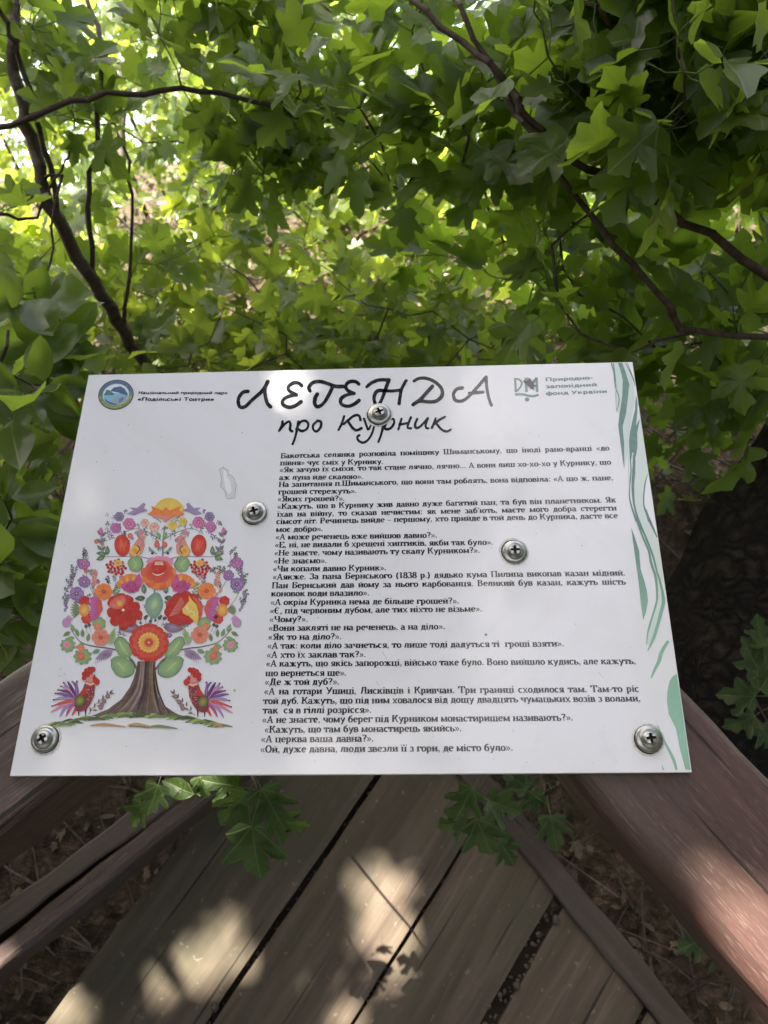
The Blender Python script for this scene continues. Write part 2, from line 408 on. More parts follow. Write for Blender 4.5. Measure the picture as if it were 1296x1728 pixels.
# ------------------------------------------------------------------ information board
TLp, TRp, BRp, BLp = (150, 633), (1067, 611), (1167, 1303), (17, 1309)
quad = [at(*p, ZB) for p in (BLp, BRp, TRp, TLp)]
board = empty('information_board', (0, 0, ZB)); bpy.context.view_layer.update()
tag(board, 'white printed board with Ukrainian legend text and painted flower tree, screwed to two handrails', 'information board')
def bpart(o): o.parent = board; o.matrix_parent_inverse = board.matrix_world.inverted(); return o
# sheet with slight bow: grid
NX, NY = 40, 28; V = []; Fc = []
def qpt(u, v): return (quad[0] * (1 - u) + quad[1] * u) * (1 - v) + (quad[3] * (1 - u) + quad[2] * u) * v
TH = 0.0032
for j in range(NY + 1):
    for i in range(NX + 1): V.append(qpt(i / NX, j / NY))
for j in range(NY):
    for i in range(NX):
        a = j * (NX + 1) + i; Fc.append((a, a + 1, a + NX + 2, a + NX + 1))
mi = [0] * len(Fc)
ring = [i for i in range(NX + 1)] + [j * (NX + 1) + NX for j in range(1, NY + 1)] + [NY * (NX + 1) + i for i in range(NX - 1, -1, -1)] + [j * (NX + 1) for j in range(NY - 1, 0, -1)]
base = len(V); ctr = qpt(.5, .5)
lev = [(-0.0006, 0.0005), (-TH, 0.0004)]
for dz, ex in lev:
    for r_ in ring:
        d = (V[r_] - ctr).normalized(); V.append(V[r_] + d * ex + Vector((0, 0, dz)))
m_ = len(ring)
for k in range(m_):
    k2 = (k + 1) % m_
    Fc.append((ring[k2], ring[k], base + k, base + k2)); mi.append(0)
    Fc.append((base + k2, base + k, base + m_ + k, base + m_ + k2)); mi.append(1)
Fc.append(tuple(base + m_ + k for k in range(m_))[::-1]); mi.append(1)
bpart(mesh_obj('sheet', V, Fc, (M_SHEET, M_EDGE), mi=mi))

# ---- flat print: everything is laid down as thin shapes on the sheet
def lin(c):
    c = c / 255.0; return c / 12.92 if c <= 0.04045 else ((c + 0.055) / 1.055) ** 2.4
def ink(r, g, b_, k=0.92):
    m_ = (r + g + b_) / 3; return tuple(min(0.86, lin(x * .88 + m_ * .12) * k) for x in (r, g, b_)) + (1.0,)
class Print:
    def __init__(s): s.V = []; s.F = []; s.C = []
    def poly(s, pts, z, c, c2=None):
        """pts in photo pixels; closed outline filled by ear clipping; c2 = colour of the last point (gradient)"""
        pts = [(min(x, 1067 + (y - 611) / 692 * 100 - 0.9), y) for x, y in pts]
        P = [at(x, y, ZB) for x, y in pts]
        from mathutils.geometry import tessellate_polygon
        b0 = len(s.V); n = len(P)
        for i, p in enumerate(P):
            s.V.append((p.x, p.y, ZB + z))
            if callable(c): s.C.append(c(pts[i]))
            elif c2 is not None:
                t = i / max(1, n - 1); s.C.append(tuple(c[k] * (1 - t) + c2[k] * t for k in range(4)))
            else: s.C.append(c)
        for t in tessellate_polygon([P]):
            a, b_, d = [P[k] for k in t]
            if (b_ - a).cross(d - a).z < 0: t = (t[0], t[2], t[1])
            s.F.append(tuple(b0 + k for k in t))
    def fan(s, ctr_, rim, z, cc, ce):
        P = [at(x, y, ZB) for x, y in rim]; c0 = at(*ctr_, ZB); b0 = len(s.V); n = len(P)
        s.V.append((c0.x, c0.y, ZB + z)); s.C.append(cc)
        for p in P: s.V.append((p.x, p.y, ZB + z)); s.C.append(ce)
        for k in range(n):
            a, b_ = P[k], P[(k + 1) % n]
            s.F.append((b0, b0 + 1 + k, b0 + 1 + (k + 1) % n) if (a - c0).cross(b_ - c0).z > 0 else (b0, b0 + 1 + (k + 1) % n, b0 + 1 + k))
    def stroke(s, pts, z, c, w0, w1=None, caps=True, smooth=True, c2=None):
        """brush line; widths in photo pixels"""
        P = catmull(pts, 6) if smooth and len(pts) > 2 else list(pts)
        n = len(P)
        ws = [w0] * n if w1 is None and not isinstance(w0, (list, tuple)) else None
        if ws is None:
            if isinstance(w0, (list, tuple)):
                ws = [np.interp(i / (n - 1), np.linspace(0, 1, len(w0)), w0) for i in range(n)]
            else: ws = [w0 + (w1 - w0) * i / (n - 1) for i in range(n)]
        out = []; L = []; R_ = []
        for i in range(n):
            a = P[max(0, i - 1)]; b_ = P[min(n - 1, i + 1)]
            dx, dy = b_[0] - a[0], b_[1] - a[1]; l = math.hypot(dx, dy) or 1; nx_, ny_ = -dy / l, dx / l
            h = ws[i] / 2
            L.append((P[i][0] + nx_ * h, P[i][1] + ny_ * h)); R_.append((P[i][0] - nx_ * h, P[i][1] - ny_ * h))
        b0 = len(s.V)
        for i in range(n):
            t = i / (n - 1); cc = c if c2 is None else tuple(c[k] * (1 - t) + c2[k] * t for k in range(4))
            for q in (L[i], R_[i]):
                p = at(*q, ZB); s.V.append((p.x, p.y, ZB + z)); s.C.append(cc)
        for i in range(n - 1):
            a = b0 + 2 * i; s.F.append((a, a + 2, a + 3, a + 1) if True else None)
        if caps:
            for i, sg in ((0, -1), (n - 1, 1)):
                j = 1 if i == 0 else n - 2
                dx, dy = P[i][0] - P[j][0], P[i][1] - P[j][1]; a0 = math.atan2(dy, dx); h = ws[i] / 2
                rim = [(P[i][0] + h * math.cos(a0 - PI / 2 + PI * k / 6), P[i][1] + h * math.sin(a0 - PI / 2 + PI * k / 6)) for k in range(7)]
                s.fan(P[i], rim, z + 0.000004, c if (c2 is None or i == 0) else c2, c if (c2 is None or i == 0) else c2)
    def disc(s, x, y, rx, ry, z, cc, ce=None, n=16, rot=0):
        s.fan((x, y), [(x + rx * math.cos(a) * math.cos(rot) - ry * math.sin(a) * math.sin(rot), y + rx * math.cos(a) * math.sin(rot) + ry * math.sin(a) * math.cos(rot)) for a in [2 * PI * k / n for k in range(n)]], z, cc, ce or cc)
    def build(s, name, m=M_PRINT):
        # make all faces point up
        V = np.array(s.V); FF = []
        for f in s.F:
            a, b_, c = V[f[0]], V[f[1]], V[f[2]]
            cr = (b_[0] - a[0]) * (c[1] - a[1]) - (b_[1] - a[1]) * (c[0] - a[0])
            FF.append(f if cr > 0 else tuple(reversed(f)))
        V = V - np.array([0, 0, ZB])
        o = mesh_obj(name, V, FF, m, None, pcolors=s.C); o.parent = board; return o
def catmull(P, k):
    out = []
    n = len(P)
    for i in range(n - 1):
        p0 = P[max(0, i - 1)]; p1 = P[i]; p2 = P[i + 1]; p3 = P[min(n - 1, i + 2)]
        for j in range(k):
            t = j / k; t2 = t * t; t3 = t2 * t
            out.append(tuple(0.5 * (2 * p1[d] + (-p0[d] + p2[d]) * t + (2 * p0[d] - 5 * p1[d] + 4 * p2[d] - p3[d]) * t2 + (-p0[d] + 3 * p1[d] - 3 * p2[d] + p3[d]) * t3) for d in (0, 1)))
    out.append(tuple(P[-1][:2])); return out

INK = (0.012, 0.013, 0.017, 1)
# ---- heading
HEAD1 = [(390, 620, 5.635, 6.2, [
 [(160,228),(110,240),(70,300),(80,370),(130,375),(200,310),(300,220),(350,135)], [(345,135),(320,220),(340,330),(375,375)],
 [(670,175),(640,150),(590,150),(545,185),(555,225),(620,262)], [(620,262),(550,275),(495,310),(495,355),(550,380),(610,365),(665,328)],
 [(750,225),(740,190),(780,145),(850,135),(920,155),(990,180),(1065,182)], [(965,185),(930,260),(880,340),(825,375),(795,345),(800,290),(820,255)],
 [(1215,160),(1180,135),(1120,140),(1090,180),(1110,220),(1170,248)], [(1170,248),(1100,262),(1045,300),(1050,350),(1110,370),(1170,350),(1215,315)]]),
 (610, 620, 5.635, 5.8, [
 [(50,185),(100,145),(170,120),(262,120)], [(262,120),(235,190),(195,300),(150,370),(120,310),(130,250),(170,220),(280,225),(370,215)], [(425,125),(380,210),(365,290),(358,345)],
 [(500,130),(550,105),(620,105),(700,140),(760,200),(765,270),(710,320),(640,328),(560,320),(520,335),(488,355)], [(675,180),(620,240),(560,305),(490,355)],
 [(960,195),(910,205),(875,250),(890,310),(950,320),(1010,285),(1100,190),(1180,95)], [(1185,92),(1190,180),(1210,290),(1235,360)], [(1025,245),(1090,240),(1155,235)]])]
HEAD2 = [(390, 620, 5.635, 4.3, [
 [(490,515),(480,560),(455,605)], [(460,600),(510,540),(550,515),(565,540),(560,590),(580,608)],
 [(640,515),(625,600),(605,680),(585,730)], [(620,590),(660,520),(710,510),(735,545),(715,590),(670,605),(635,585)],
 [(820,510),(780,550),(785,595),(815,608),(850,570),(855,520),(820,508)],
 [(1075,465),(1050,540),(1022,595)], [(1230,500),(1215,460),(1170,460),(1110,505),(1070,540)], [(1110,510),(1150,570),(1190,598),(1240,578)]]),
 (610, 620, 5.635, 4.0, [
 [(25,490),(60,590)], [(115,500),(70,590)], [(130,500),(110,600),(70,680),(20,715),(-25,700),(-40,665),(-20,645)],
 [(215,500),(200,590),(180,660),(160,710)], [(220,570),(250,510),(300,490),(310,530),(280,575),(240,590),(215,575)],
 [(380,490),(365,540),(350,590)], [(360,545),(440,530)], [(470,475),(445,540),(440,575),(470,580)],
 [(530,490),(510,540),(520,575),(560,560),(630,485)], [(630,485),(610,540),(615,575),(635,580)],
 [(705,485),(690,530),(670,575)], [(795,470),(740,500),(700,535)], [(710,530),(760,590),(810,610),(850,590)]])]
for grp in (HEAD1, HEAD2):
    pr = Print(); k = 0
    for x0, y0, s_, wd, strokes in grp:
        for st in strokes:
            k += 1
            nn = len(st); ws = [wd * random.uniform(0.88, 1.12) for _ in range(max(3, nn))]
            pr.stroke([(x0 + x / s_, y0 + y / s_) for x, y in st], 0.00012 + 0.00001 * (k % 5), INK, ws)
    pr.build('handwritten_heading')

# ---- a small serif / sans stroke alphabet
def arc(cx, cy, rx, ry, a0, a1, n=None):
    n = n or max(3, int(abs(a1 - a0) / 30))
    return [(cx + rx * math.cos(math.radians(a0 + (a1 - a0) * k / n)), cy + ry * math.sin(math.radians(a0 + (a1 - a0) * k / n))) for k in range(n + 1)]
X = 0.68
G = {}
def g(ch, adv, *st): G[ch] = (adv, st)
# stroke kinds: ('V',x,y0,y1,serif bottom,serif top) stem; ('P',points[,fixed width]) pen line; ('D',x,y,r) dot
def V_(x, y0, y1, b_=1, t=1): return ('V', x, y0, y1, b_, t)
def P_(*p, w=None): return ('P', list(p), w)
def A_(*a, w=None): return ('P', arc(*a), w)
def D_(x, y, r=0.095): return ('D', x, y, r)
g(' ', .34)
g('а', .62, A_(.27,.47,.17,.18,160,0), V_(.45,.03,.47,0,0), P_((.45,.06),(.52,.01),(.60,.04)), A_(.27,.19,.18,.17,80,370), P_((.28,.37),(.45,.38)))
g('б', .68, A_(.34,.32,.22,.30,0,360), P_((.13,.34),(.13,.62),(.22,.82),(.42,.90),(.55,.99)))
g('в', .64, V_(.14,0,X), P_((.1,X-.03),(.34,X-.03)), A_(.33,.51,.16,.15,90,-90), P_((.14,.36),(.36,.36)), A_(.35,.19,.19,.17,90,-90), P_((.1,.03),(.36,.03)))
g('г', .56, V_(.16,0,X), P_((.12,X-.03),(.50,X-.03)), P_((.50,X),(.52,.46)))
g('д', .70, P_((.17,.03),(.25,.3),(.26,X-.03)), V_(.53,0,X,0,1), P_((.18,X-.03),(.6,X-.03)), P_((.04,.03),(.67,.03)), P_((.07,.04),(.06,-.2),w=.07), P_((.64,.04),(.65,-.2),w=.07))
g('е', .62, A_(.32,.34,.22,.32,8,315), P_((.1,.37),(.54,.37)))
g('є', .60, A_(.31,.34,.21,.32,45,315), P_((.12,.36),(.42,.36)))
g('ж', .98, V_(.49,0,X), P_((.42,.34),(.16,.62)), P_((.42,.34),(.12,.03)), P_((.56,.34),(.82,.62)), P_((.56,.34),(.88,.03)), P_((.05,X-.03),(.22,X-.03)), P_((.76,X-.03),(.92,X-.03)), P_((.02,.03),(.22,.03)), P_((.78,.03),(.97,.03)))
g('з', .54, A_(.24,.50,.17,.15,160,-90), A_(.24,.19,.20,.17,90,-160))
g('и', .74, V_(.16,0,X), V_(.58,0,X), P_((.2,.08),(.54,.6)))
g('й', .74, V_(.16,0,X), V_(.58,0,X), P_((.2,.08),(.54,.6)), A_(.37,.90,.13,.1,180,360,4,w=.07))
g('і', .36, V_(.18,0,X), D_(.18,.9))
g('ї', .38, V_(.19,0,X), D_(.07,.9,.08), D_(.31,.9,.08))
g('к', .72, V_(.16,0,X), P_((.2,.34),(.38,.42),(.52,.62)), P_((.34,.40),(.60,.03)), P_((.44,X-.03),(.64,X-.03)), P_((.52,.03),(.70,.03)))
g('л', .70, P_((.03,.06),(.13,.06),(.2,.3),(.23,X-.03)), V_(.53,0,X), P_((.17,X-.03),(.6,X-.03)))
g('м', .88, P_((.14,.03),(.17,X)), V_(.72,0,X), P_((.18,.64),(.42,.06),w=.15), P_((.42,.06),(.68,.64)), P_((.04,.03),(.25,.03)), P_((.06,X-.03),(.2,X-.03)))
g('н', .74, V_(.16,0,X), V_(.58,0,X), P_((.16,.36),(.58,.36)))
g('о', .64, A_(.32,.34,.22,.32,0,360))
g('п', .74, V_(.16,0,X), V_(.58,0,X), P_((.12,X-.03),(.62,X-.03)))
g('р', .68, V_(.15,-.28,X), A_(.32,.34,.22,.32,150,-150))
g('с', .58, A_(.31,.34,.21,.32,40,320))
g('т', .64, V_(.32,0,X,1,0), P_((.05,X-.03),(.59,X-.03)), P_((.05,X),(.04,.47)), P_((.59,X),(.6,.47)))
g('у', .66, P_((.12,.64),(.35,.06),w=.15), P_((.56,.64),(.35,.06),(.24,-.22),(.1,-.22)), P_((.02,X-.03),(.24,X-.03)), P_((.46,X-.03),(.64,X-.03)))
g('ф', .86, V_(.43,-.28,.98), A_(.25,.34,.16,.31,20,340), A_(.61,.34,.16,.31,160,-160))
g('х', .68, P_((.14,.64),(.54,.04),w=.15), P_((.14,.04),(.54,.64)), P_((.03,.03),(.24,.03)), P_((.43,.03),(.66,.03)), P_((.03,X-.03),(.25,X-.03)), P_((.44,X-.03),(.63,X-.03)))
g('ц', .76, V_(.16,0,X,0), V_(.58,0,X,0), P_((.08,.03),(.72,.03)), P_((.70,.04),(.70,-.2),w=.07))
g('ч', .70, V_(.54,0,X), V_(.15,.4,X,0,1), P_((.15,.42),(.25,.29),(.54,.32)))
g('ш', 1.04, V_(.16,0,X,0), V_(.52,0,X,0), V_(.88,0,X,0), P_((.08,.03),(.96,.03)))
g('щ', 1.06, V_(.16,0,X,0), V_(.52,0,X,0), V_(.88,0,X,0), P_((.08,.03),(1.02,.03)), P_((1.01,.04),(1.01,-.2),w=.07))
g('ь', .62, V_(.15,0,X), A_(.35,.2,.18,.17,90,-90), P_((.15,.37),(.36,.37)), P_((.12,.03),(.36,.03)))
g('ю', .98, V_(.15,0,X), P_((.15,.36),(.45,.36)), A_(.66,.34,.21,.32,0,360))
g('я', .66, V_(.52,0,X), A_(.33,.49,.17,.16,90,270), P_((.32,X-.03),(.5,X-.03)), P_((.32,.33),(.5,.33)), P_((.36,.33),(.2,.05),(.06,.04)))
g('А', .86, P_((.42,1.),(.12,.03)), P_((.42,1.),(.70,.03),w=.17), P_((.22,.33),(.62,.33)), P_((.0,.03),(.25,.03)), P_((.55,.03),(.86,.03)))
g('Б', .80, V_(.18,0,1), P_((.14,.97),(.64,.97)), P_((.64,1),(.65,.76)), A_(.42,.3,.25,.27,90,-90), P_((.18,.57),(.42,.57)), P_((.12,.03),(.44,.03)))
g('В', .82, V_(.18,0,1), A_(.40,.77,.2,.2,90,-90), P_((.12,.97),(.42,.97)), P_((.18,.55),(.42,.55)), A_(.43,.29,.24,.26,90,-90), P_((.12,.03),(.44,.03)))
g('Д', .92, P_((.2,.03),(.33,.5),(.34,.97)), V_(.66,0,1,0,1), P_((.25,.97),(.75,.97)), P_((.05,.03),(.86,.03)), P_((.08,.04),(.07,-.22),w=.08), P_((.83,.04),(.84,-.22),w=.08))
g('Е', .78, V_(.18,0,1), P_((.12,.97),(.66,.97)), P_((.66,1),(.67,.76)), P_((.18,.52),(.5,.52)), P_((.12,.03),(.68,.03)), P_((.68,0),(.70,.26)))
g('Є', .80, A_(.42,.5,.30,.47,50,310), P_((.14,.5),(.52,.5)))
g('З', .68, A_(.30,.74,.22,.22,160,-90), A_(.30,.28,.27,.25,90,-160))
g('К', .88, V_(.18,0,1), P_((.24,.5),(.44,.6),(.66,.94)), P_((.42,.6),(.74,.03),w=.16), P_((.58,.97),(.82,.97)), P_((.64,.03),(.88,.03)))
g('Л', .88, P_((.04,.08),(.16,.08),(.27,.5),(.30,.97)), V_(.68,0,1), P_((.2,.97),(.76,.97)))
g('Н', .94, V_(.19,0,1), V_(.75,0,1), P_((.19,.52),(.75,.52)))
g('О', .88, A_(.44,.5,.32,.48,0,360,16))
g('П', .94, V_(.19,0,1), V_(.75,0,1), P_((.12,.97),(.82,.97)))
g('Р', .78, V_(.18,0,1), A_(.40,.73,.23,.24,90,-90), P_((.12,.97),(.42,.97)), P_((.18,.49),(.42,.49)))
g('Т', .84, V_(.42,0,1,1,0), P_((.06,.97),(.78,.97)), P_((.06,1),(.04,.72)), P_((.78,1),(.8,.72)))
g('У', .84, P_((.12,.95),(.44,.32),w=.16), P_((.72,.95),(.44,.3),(.30,.05),(.14,.06)), P_((.0,.97),(.26,.97)), P_((.60,.97),(.84,.97)))
g('Ч', .86, V_(.68,0,1), V_(.18,.55,1,0,1), P_((.18,.58),(.28,.43),(.68,.48)))
g('Ш', 1.30, V_(.19,0,1,0), V_(.65,0,1,0), V_(1.11,0,1,0), P_((.1,.03),(1.2,.03)))
g('Я', .84, V_(.66,0,1), A_(.42,.73,.24,.24,90,270), P_((.4,.97),(.64,.97)), P_((.4,.49),(.64,.49)), P_((.48,.49),(.24,.05),(.06,.04)))
g('1', .62, V_(.33,0,.98,1,0), P_((.12,.84),(.33,.96)))
g('8', .64, A_(.32,.74,.19,.23,0,360), A_(.32,.26,.23,.25,0,360))
g('3', .62, A_(.28,.74,.19,.22,150,-90), A_(.28,.27,.24,.25,90,-150))
g('.', .30, D_(.14,.09,.1)); g(',', .30, D_(.14,.09,.1), P_((.21,.07),(.17,-.1),(.08,-.18),w=.06))
g(':', .34, D_(.17,.09,.1), D_(.17,.55,.1)); g('…', .96, D_(.16,.09,.1), D_(.48,.09,.1), D_(.8,.09,.1))
g('?', .58, A_(.28,.76,.19,.2,170,-40), P_((.42,.62),(.29,.46),(.29,.3)), D_(.29,.09,.1))
g('«', .60, P_((.28,.6),(.08,.34),(.28,.08),w=.115), P_((.52,.6),(.32,.34),(.52,.08),w=.115))
g('»', .60, P_((.08,.6),(.28,.34),(.08,.08),w=.115), P_((.32,.6),(.52,.34),(.32,.08),w=.115))
g('-', .42, P_((.06,.33),(.36,.33),w=.11)); g('–', .62, P_((.04,.33),(.58,.33),w=.07))
g('(', .42, A_(.44,.4,.28,.6,115,245,6)); g(')', .42, A_(-.02,.4,.28,.6,65,-65,6)); g('’', .28, D_(.13,.88,.09), P_((.2,.86),(.16,.72),(.08,.66),w=.05))
def text_width(t, sans): return sum(G[c][0] for c in t)
def lay_text(name, text, p0, p1, cap, c, sans=False, justify=False, thick=.225, slant=0.0):
    """cap: capital height in metres on the sheet; p0,p1 baseline ends in photo pixels"""
    a = at(*p0, ZB); b_ = at(*p1, ZB); L = (b_ - a).length; xd = (b_ - a) / L; yd = Vector((-xd.y, xd.x, 0))
    nat = text_width(text, sans) * cap
    sx = 1.0; extra = 0.0
    if justify:
        sx = 0.99 * JUST; extra = (L - nat * sx) / text.count(' ')
    else: sx = L / nat
    V = []; Fc = []; C = []; pen = 0.0
    def put(x, y, k): 
        p = a + xd * (pen + (x + slant * y) * cap * sx) + yd * (y * cap) ; V.append((p.x, p.y, 0.00012 + 0.000006 * k)); C.append(c)
    thin = thick if sans else 0.105
    def seg_stroke(pts, k, w_=None):
        n = len(pts); b0 = len(V); closed = (abs(pts[0][0] - pts[-1][0]) + abs(pts[0][1] - pts[-1][1])) < 1e-6
        for i in range(n):
            if closed and i in (0, n - 1): A0, B0 = pts[n - 2], pts[1]
            else: A0, B0 = pts[max(0, i - 1)], pts[min(n - 1, i + 1)]
            dx, dy = B0[0] - A0[0], B0[1] - A0[1]; l = math.hypot(dx, dy) or 1; dx /= l; dy /= l
            if sans: ww = thick * (0.85 if w_ is not None and w_ < .1 else 1)
            elif w_ is not None: ww = w_
            else:
                s_ = abs(dy) ** 1.5; 
                if dx * dy > 0 and 0.35 < abs(dy) < .97 and n == 2: s_ *= 0.15
                ww = thin + (thick - thin) * s_
            put(pts[i][0] - dy * ww / 2, pts[i][1] + dx * ww / 2, k); put(pts[i][0] + dy * ww / 2, pts[i][1] - dx * ww / 2, k)
        for i in range(n - 1):
            q = b0 + 2 * i; Fc.append((q, q + 1, q + 3, q + 2))
    def rect(x0, y0, x1, y1, k):
        b0 = len(V); put(x0, y0, k); put(x1, y0, k); put(x1, y1, k); put(x0, y1, k); Fc.append((b0, b0 + 1, b0 + 2, b0 + 3))
    for ch in text:
        adv, st = G[ch]
        for k, s_ in enumerate(st):
            if s_[0] == 'V':
                _, x, y0, y1, sb, stp = s_; rect(x - thick / 2, y0, x + thick / 2, y1, k)
                if not sans:
                    if sb: rect(x - thick / 2 - .07, y0, x + thick / 2 + .07, y0 + .06, k + 9)
                    if stp: rect(x - thick / 2 - .07, y1 - .06, x + thick / 2 + (.07 if ch in 'нкмНКПАШшцщиИйч' else 0), y1, k + 9)
            elif s_[0] == 'P':
                pts = s_[1]
                if sans and len(pts) == 2 and abs(pts[0][1] - pts[1][1]) < 1e-6 and abs(pts[0][0] - pts[1][0]) < .27 and ch not in '-–я': continue
                if sans and len(pts) == 2 and abs(pts[0][0] - pts[1][0]) < .05 and abs(pts[0][1] - pts[1][1]) < .3 and min(pts[0][1], pts[1][1]) > .2: continue
                if sans: pts = [(x, (y - .05 if y > .9 else (y - .05 if .6 < y < .67 and len(pts) == 2 else (y + .05 if 0 <= y < .04 and len(pts) == 2 else y)))) for x, y in pts]
                seg_stroke(pts, k, s_[2])
            else:
                _, x, y, r = s_; b0 = len(V)
                for q in range(6): put(x + r * math.cos(q * PI / 3), y + r * math.sin(q * PI / 3), k)
                Fc.append(tuple(b0 + q for q in range(6)))
        pen += adv * cap * sx + (extra if ch == ' ' else 0)
    o = mesh_obj(name, V, Fc, M_PRINT, None, pcolors=C); o.parent = board; return o
LINES = [
 ('Бакотська селянка розповіла поміщику Шиманському, що іноді рано-вранці «до', 473.3, 773.4, 1028.9, 760, 1),
 ('півня» чує сміх у Курнику.', 472.5, 785.3, 647, 783, 0),
 ('«Як зачую їх сміхи, то так стане лячно, лячно… А вони лиш хо-хо-хо у Курнику, що', 471.5, 797.3, 1031.7, 783.9, 1),
 ('аж луна йде скалою».', 471, 810, 612.8, 808.2, 0),
 ('На запитання п.Шиманського, що вони там роблять, вона відповіла: «А що ж, пане,', 470, 822, 1035, 810.3, 1),
 ('грошей стережуть».', 469.5, 834.2, 602, 832.5, 0),
 ('«Яких грошей?».', 468, 846.4, 582, 845.3, 0),
 ('«Кажуть, що в Курнику жив давно дуже багатий пан, та був він планетником. Як', 467.7, 859.2, 1040, 847.8, 1),
 ('їхав на війну, то сказав нечистим: як мене заб’ють, маєте мого добра стерегти', 467.2, 872.2, 1041, 861.4, 1),
 ('сімсот літ. Речинець вийде – першому, хто прийде в той день до Курника, дасте все', 466, 884.6, 1043, 874.4, 1),
 ('моє добро».', 465.4, 897.9, 545.4, 896.6, 0),
 ('«А може реченець вже вийшов давно?».', 464.4, 910.8, 738, 907.4, 0),
 ('«Е, ні, не видали б хрещені хиптиків, якби так було».', 463.6, 924.2, 832.5, 919.2, 0),
 ('«Не знаєте, чому називають ту скалу Курником?».', 462.6, 937.9, 810, 933, 0),
 ('«Не знаємо».', 461.6, 951.4, 551.7, 950.3, 0),
 ('«Чи копали давно Курник».', 460.3, 964.6, 652, 962.6, 0),
 ('«Аякже. За пана Бернського (1838 р.) дядько кума Пилипа викопав казан мідний.', 459.8, 978.3, 1055.3, 971.1, 1),
 ('Пан Бернський дав йому за нього карбованця. Великий був казан, кажуть шість', 458.3, 992.9, 1056.4, 986.3, 1),
 ('коновок води влазило».', 457.2, 1006.6, 623.5, 1005, 0),
 ('«А окрім Курника нема де більше грошей?».', 456.2, 1021.2, 774.9, 1018.6, 0),
 ('«Є, під червоним дубом, але тих ніхто не візьме».', 455, 1035.6, 814, 1032, 0),
 ('«Чому?».', 454.3, 1050.2, 520, 1049.4, 0),
 ('«Вони закляті не на реченець, а на діло».', 453, 1064.8, 751.4, 1062, 0),
 ('«Як то на діло?».', 452.1, 1080, 576.6, 1078.9, 0),
 ('«А так: коли діло зачнеться, то лише тоді дадуться ті  гроші взяти».', 450.8, 1094.8, 952.2, 1090.9, 0),
 ('«А хто їх заклав так?».', 449.7, 1110.2, 617.7, 1109, 0),
 ('«А кажуть, що якісь запорожці, військо таке було. Воно вийшло кудись, але кажуть,', 448.6, 1125, 1073.4, 1120.5, 1),
 ('що вернеться ще».', 447.6, 1141, 585, 1140.2, 0),
 ('«Де ж той дуб?».', 446.5, 1156.2, 572.9, 1155.4, 0),
 ('«А на готари Ушиці, Лисківців і Кривчан. Три границі сходилося там. Там-то ріс', 445.4, 1172, 1078.9, 1167.5, 1),
 ('той дуб. Кажуть, що під ним ховалося від дощу двадцять чумацьких возів з волами,', 444, 1188.2, 1081.4, 1183.7, 1),
 ('так  ся в гіллі розрісся».', 443.2, 1204, 627.1, 1203, 0),
 ('«А не знаєте, чому берег під Курником монастирищем називають?».', 442.2, 1220, 967.4, 1216, 0),
 ('«Кажуть, що там був монастирець якийсь».', 446, 1236.6, 779.4, 1234, 0),
 ('«А церква ваша давна?».', 440, 1252.8, 631, 1251.4, 0),
 ('«Ой, дуже давна, люди звезли її з гори, де місто було».', 439, 1270, 866, 1267, 0)]
# capital height from the unjustified lines (natural setting width)
CAP = 0.00425; rat = []
for t, x0, y0, x1, y1, j in LINES:
    if not j: rat.append((at(x1, y1, ZB) - at(x0, y0, ZB)).length / (text_width(t, False) * CAP))
JUST = float(np.median(rat))
print('text x scale', JUST, min(rat), max(rat))
for t, x0, y0, x1, y1, j in LINES: lay_text('text_line', t, (x0, y0), (x1, y1), CAP, INK, justify=bool(j))
GREEN = ink(95, 125, 112, 1.1)
lay_text('sans_text_line', 'Національний природний парк', (232.5, 665), (384.5, 665.3), 0.0026, INK, sans=True, thick=.20, slant=.06)
lay_text('sans_text_line', '«Подільські Товтри»', (232, 676.3), (361, 676.6), 0.0031, INK, sans=True, thick=.22)
lay_text('sans_text_line', 'Природно-', (920, 643.6), (1001, 640), 0.0032, GREEN, sans=True, thick=.23)
lay_text('sans_text_line', 'заповідний', (921, 655.2), (1008, 651.8), 0.0032, GREEN, sans=True, thick=.23)
lay_text('sans_text_line', 'фонд України', (921.5, 667), (1025, 663), 0.0032, GREEN, sans=True, thick=.23)

# ---- fund logo (upper right)
def zz(x0, y0, s_, pts): return [(x0 + x / s_, y0 + y / s_) for x, y in pts]
lg = Print(); Zf = lambda pts: zz(860, 620, 7.2, pts); gz = 0.00012
lg.poly(Zf([(52,130),(78,128),(88,302),(62,304)]), gz, GREEN)
lg.stroke(Zf([(70,142),(110,145),(142,175),(146,200),(130,240),(95,280),(75,288)]), gz + 1e-5, GREEN, 3.0, caps=False)
lg.poly(Zf([(178,128),(212,126),(220,298),(190,300)]), gz, GREEN)
lg.poly(Zf([(308,122),(340,120),(350,298),(318,300)]), gz, GREEN)
lg.stroke(Zf([(200,132),(225,190),(258,215),(290,185),(325,128)]), gz + 1e-5, GREEN, 4.2, caps=False)
lg.stroke(Zf([(222,225),(262,235),(318,222)]), gz + 2e-5, GREEN, 3.0, caps=False)
lg.stroke(Zf([(258,190),(262,250)]), gz + 3e-5, GREEN, 3.0, caps=False)
lg.stroke(Zf([(64,330),(110,328),(170,330),(230,345),(290,350),(352,332)]), gz, GREEN, 3.8, caps=False)
lg.disc(860 + 212 / 7.2, 620 + 391 / 7.2, 3.8, 3.5, gz, ink(95, 108, 105, 1.1), n=14)
lg.build('fund_logo')
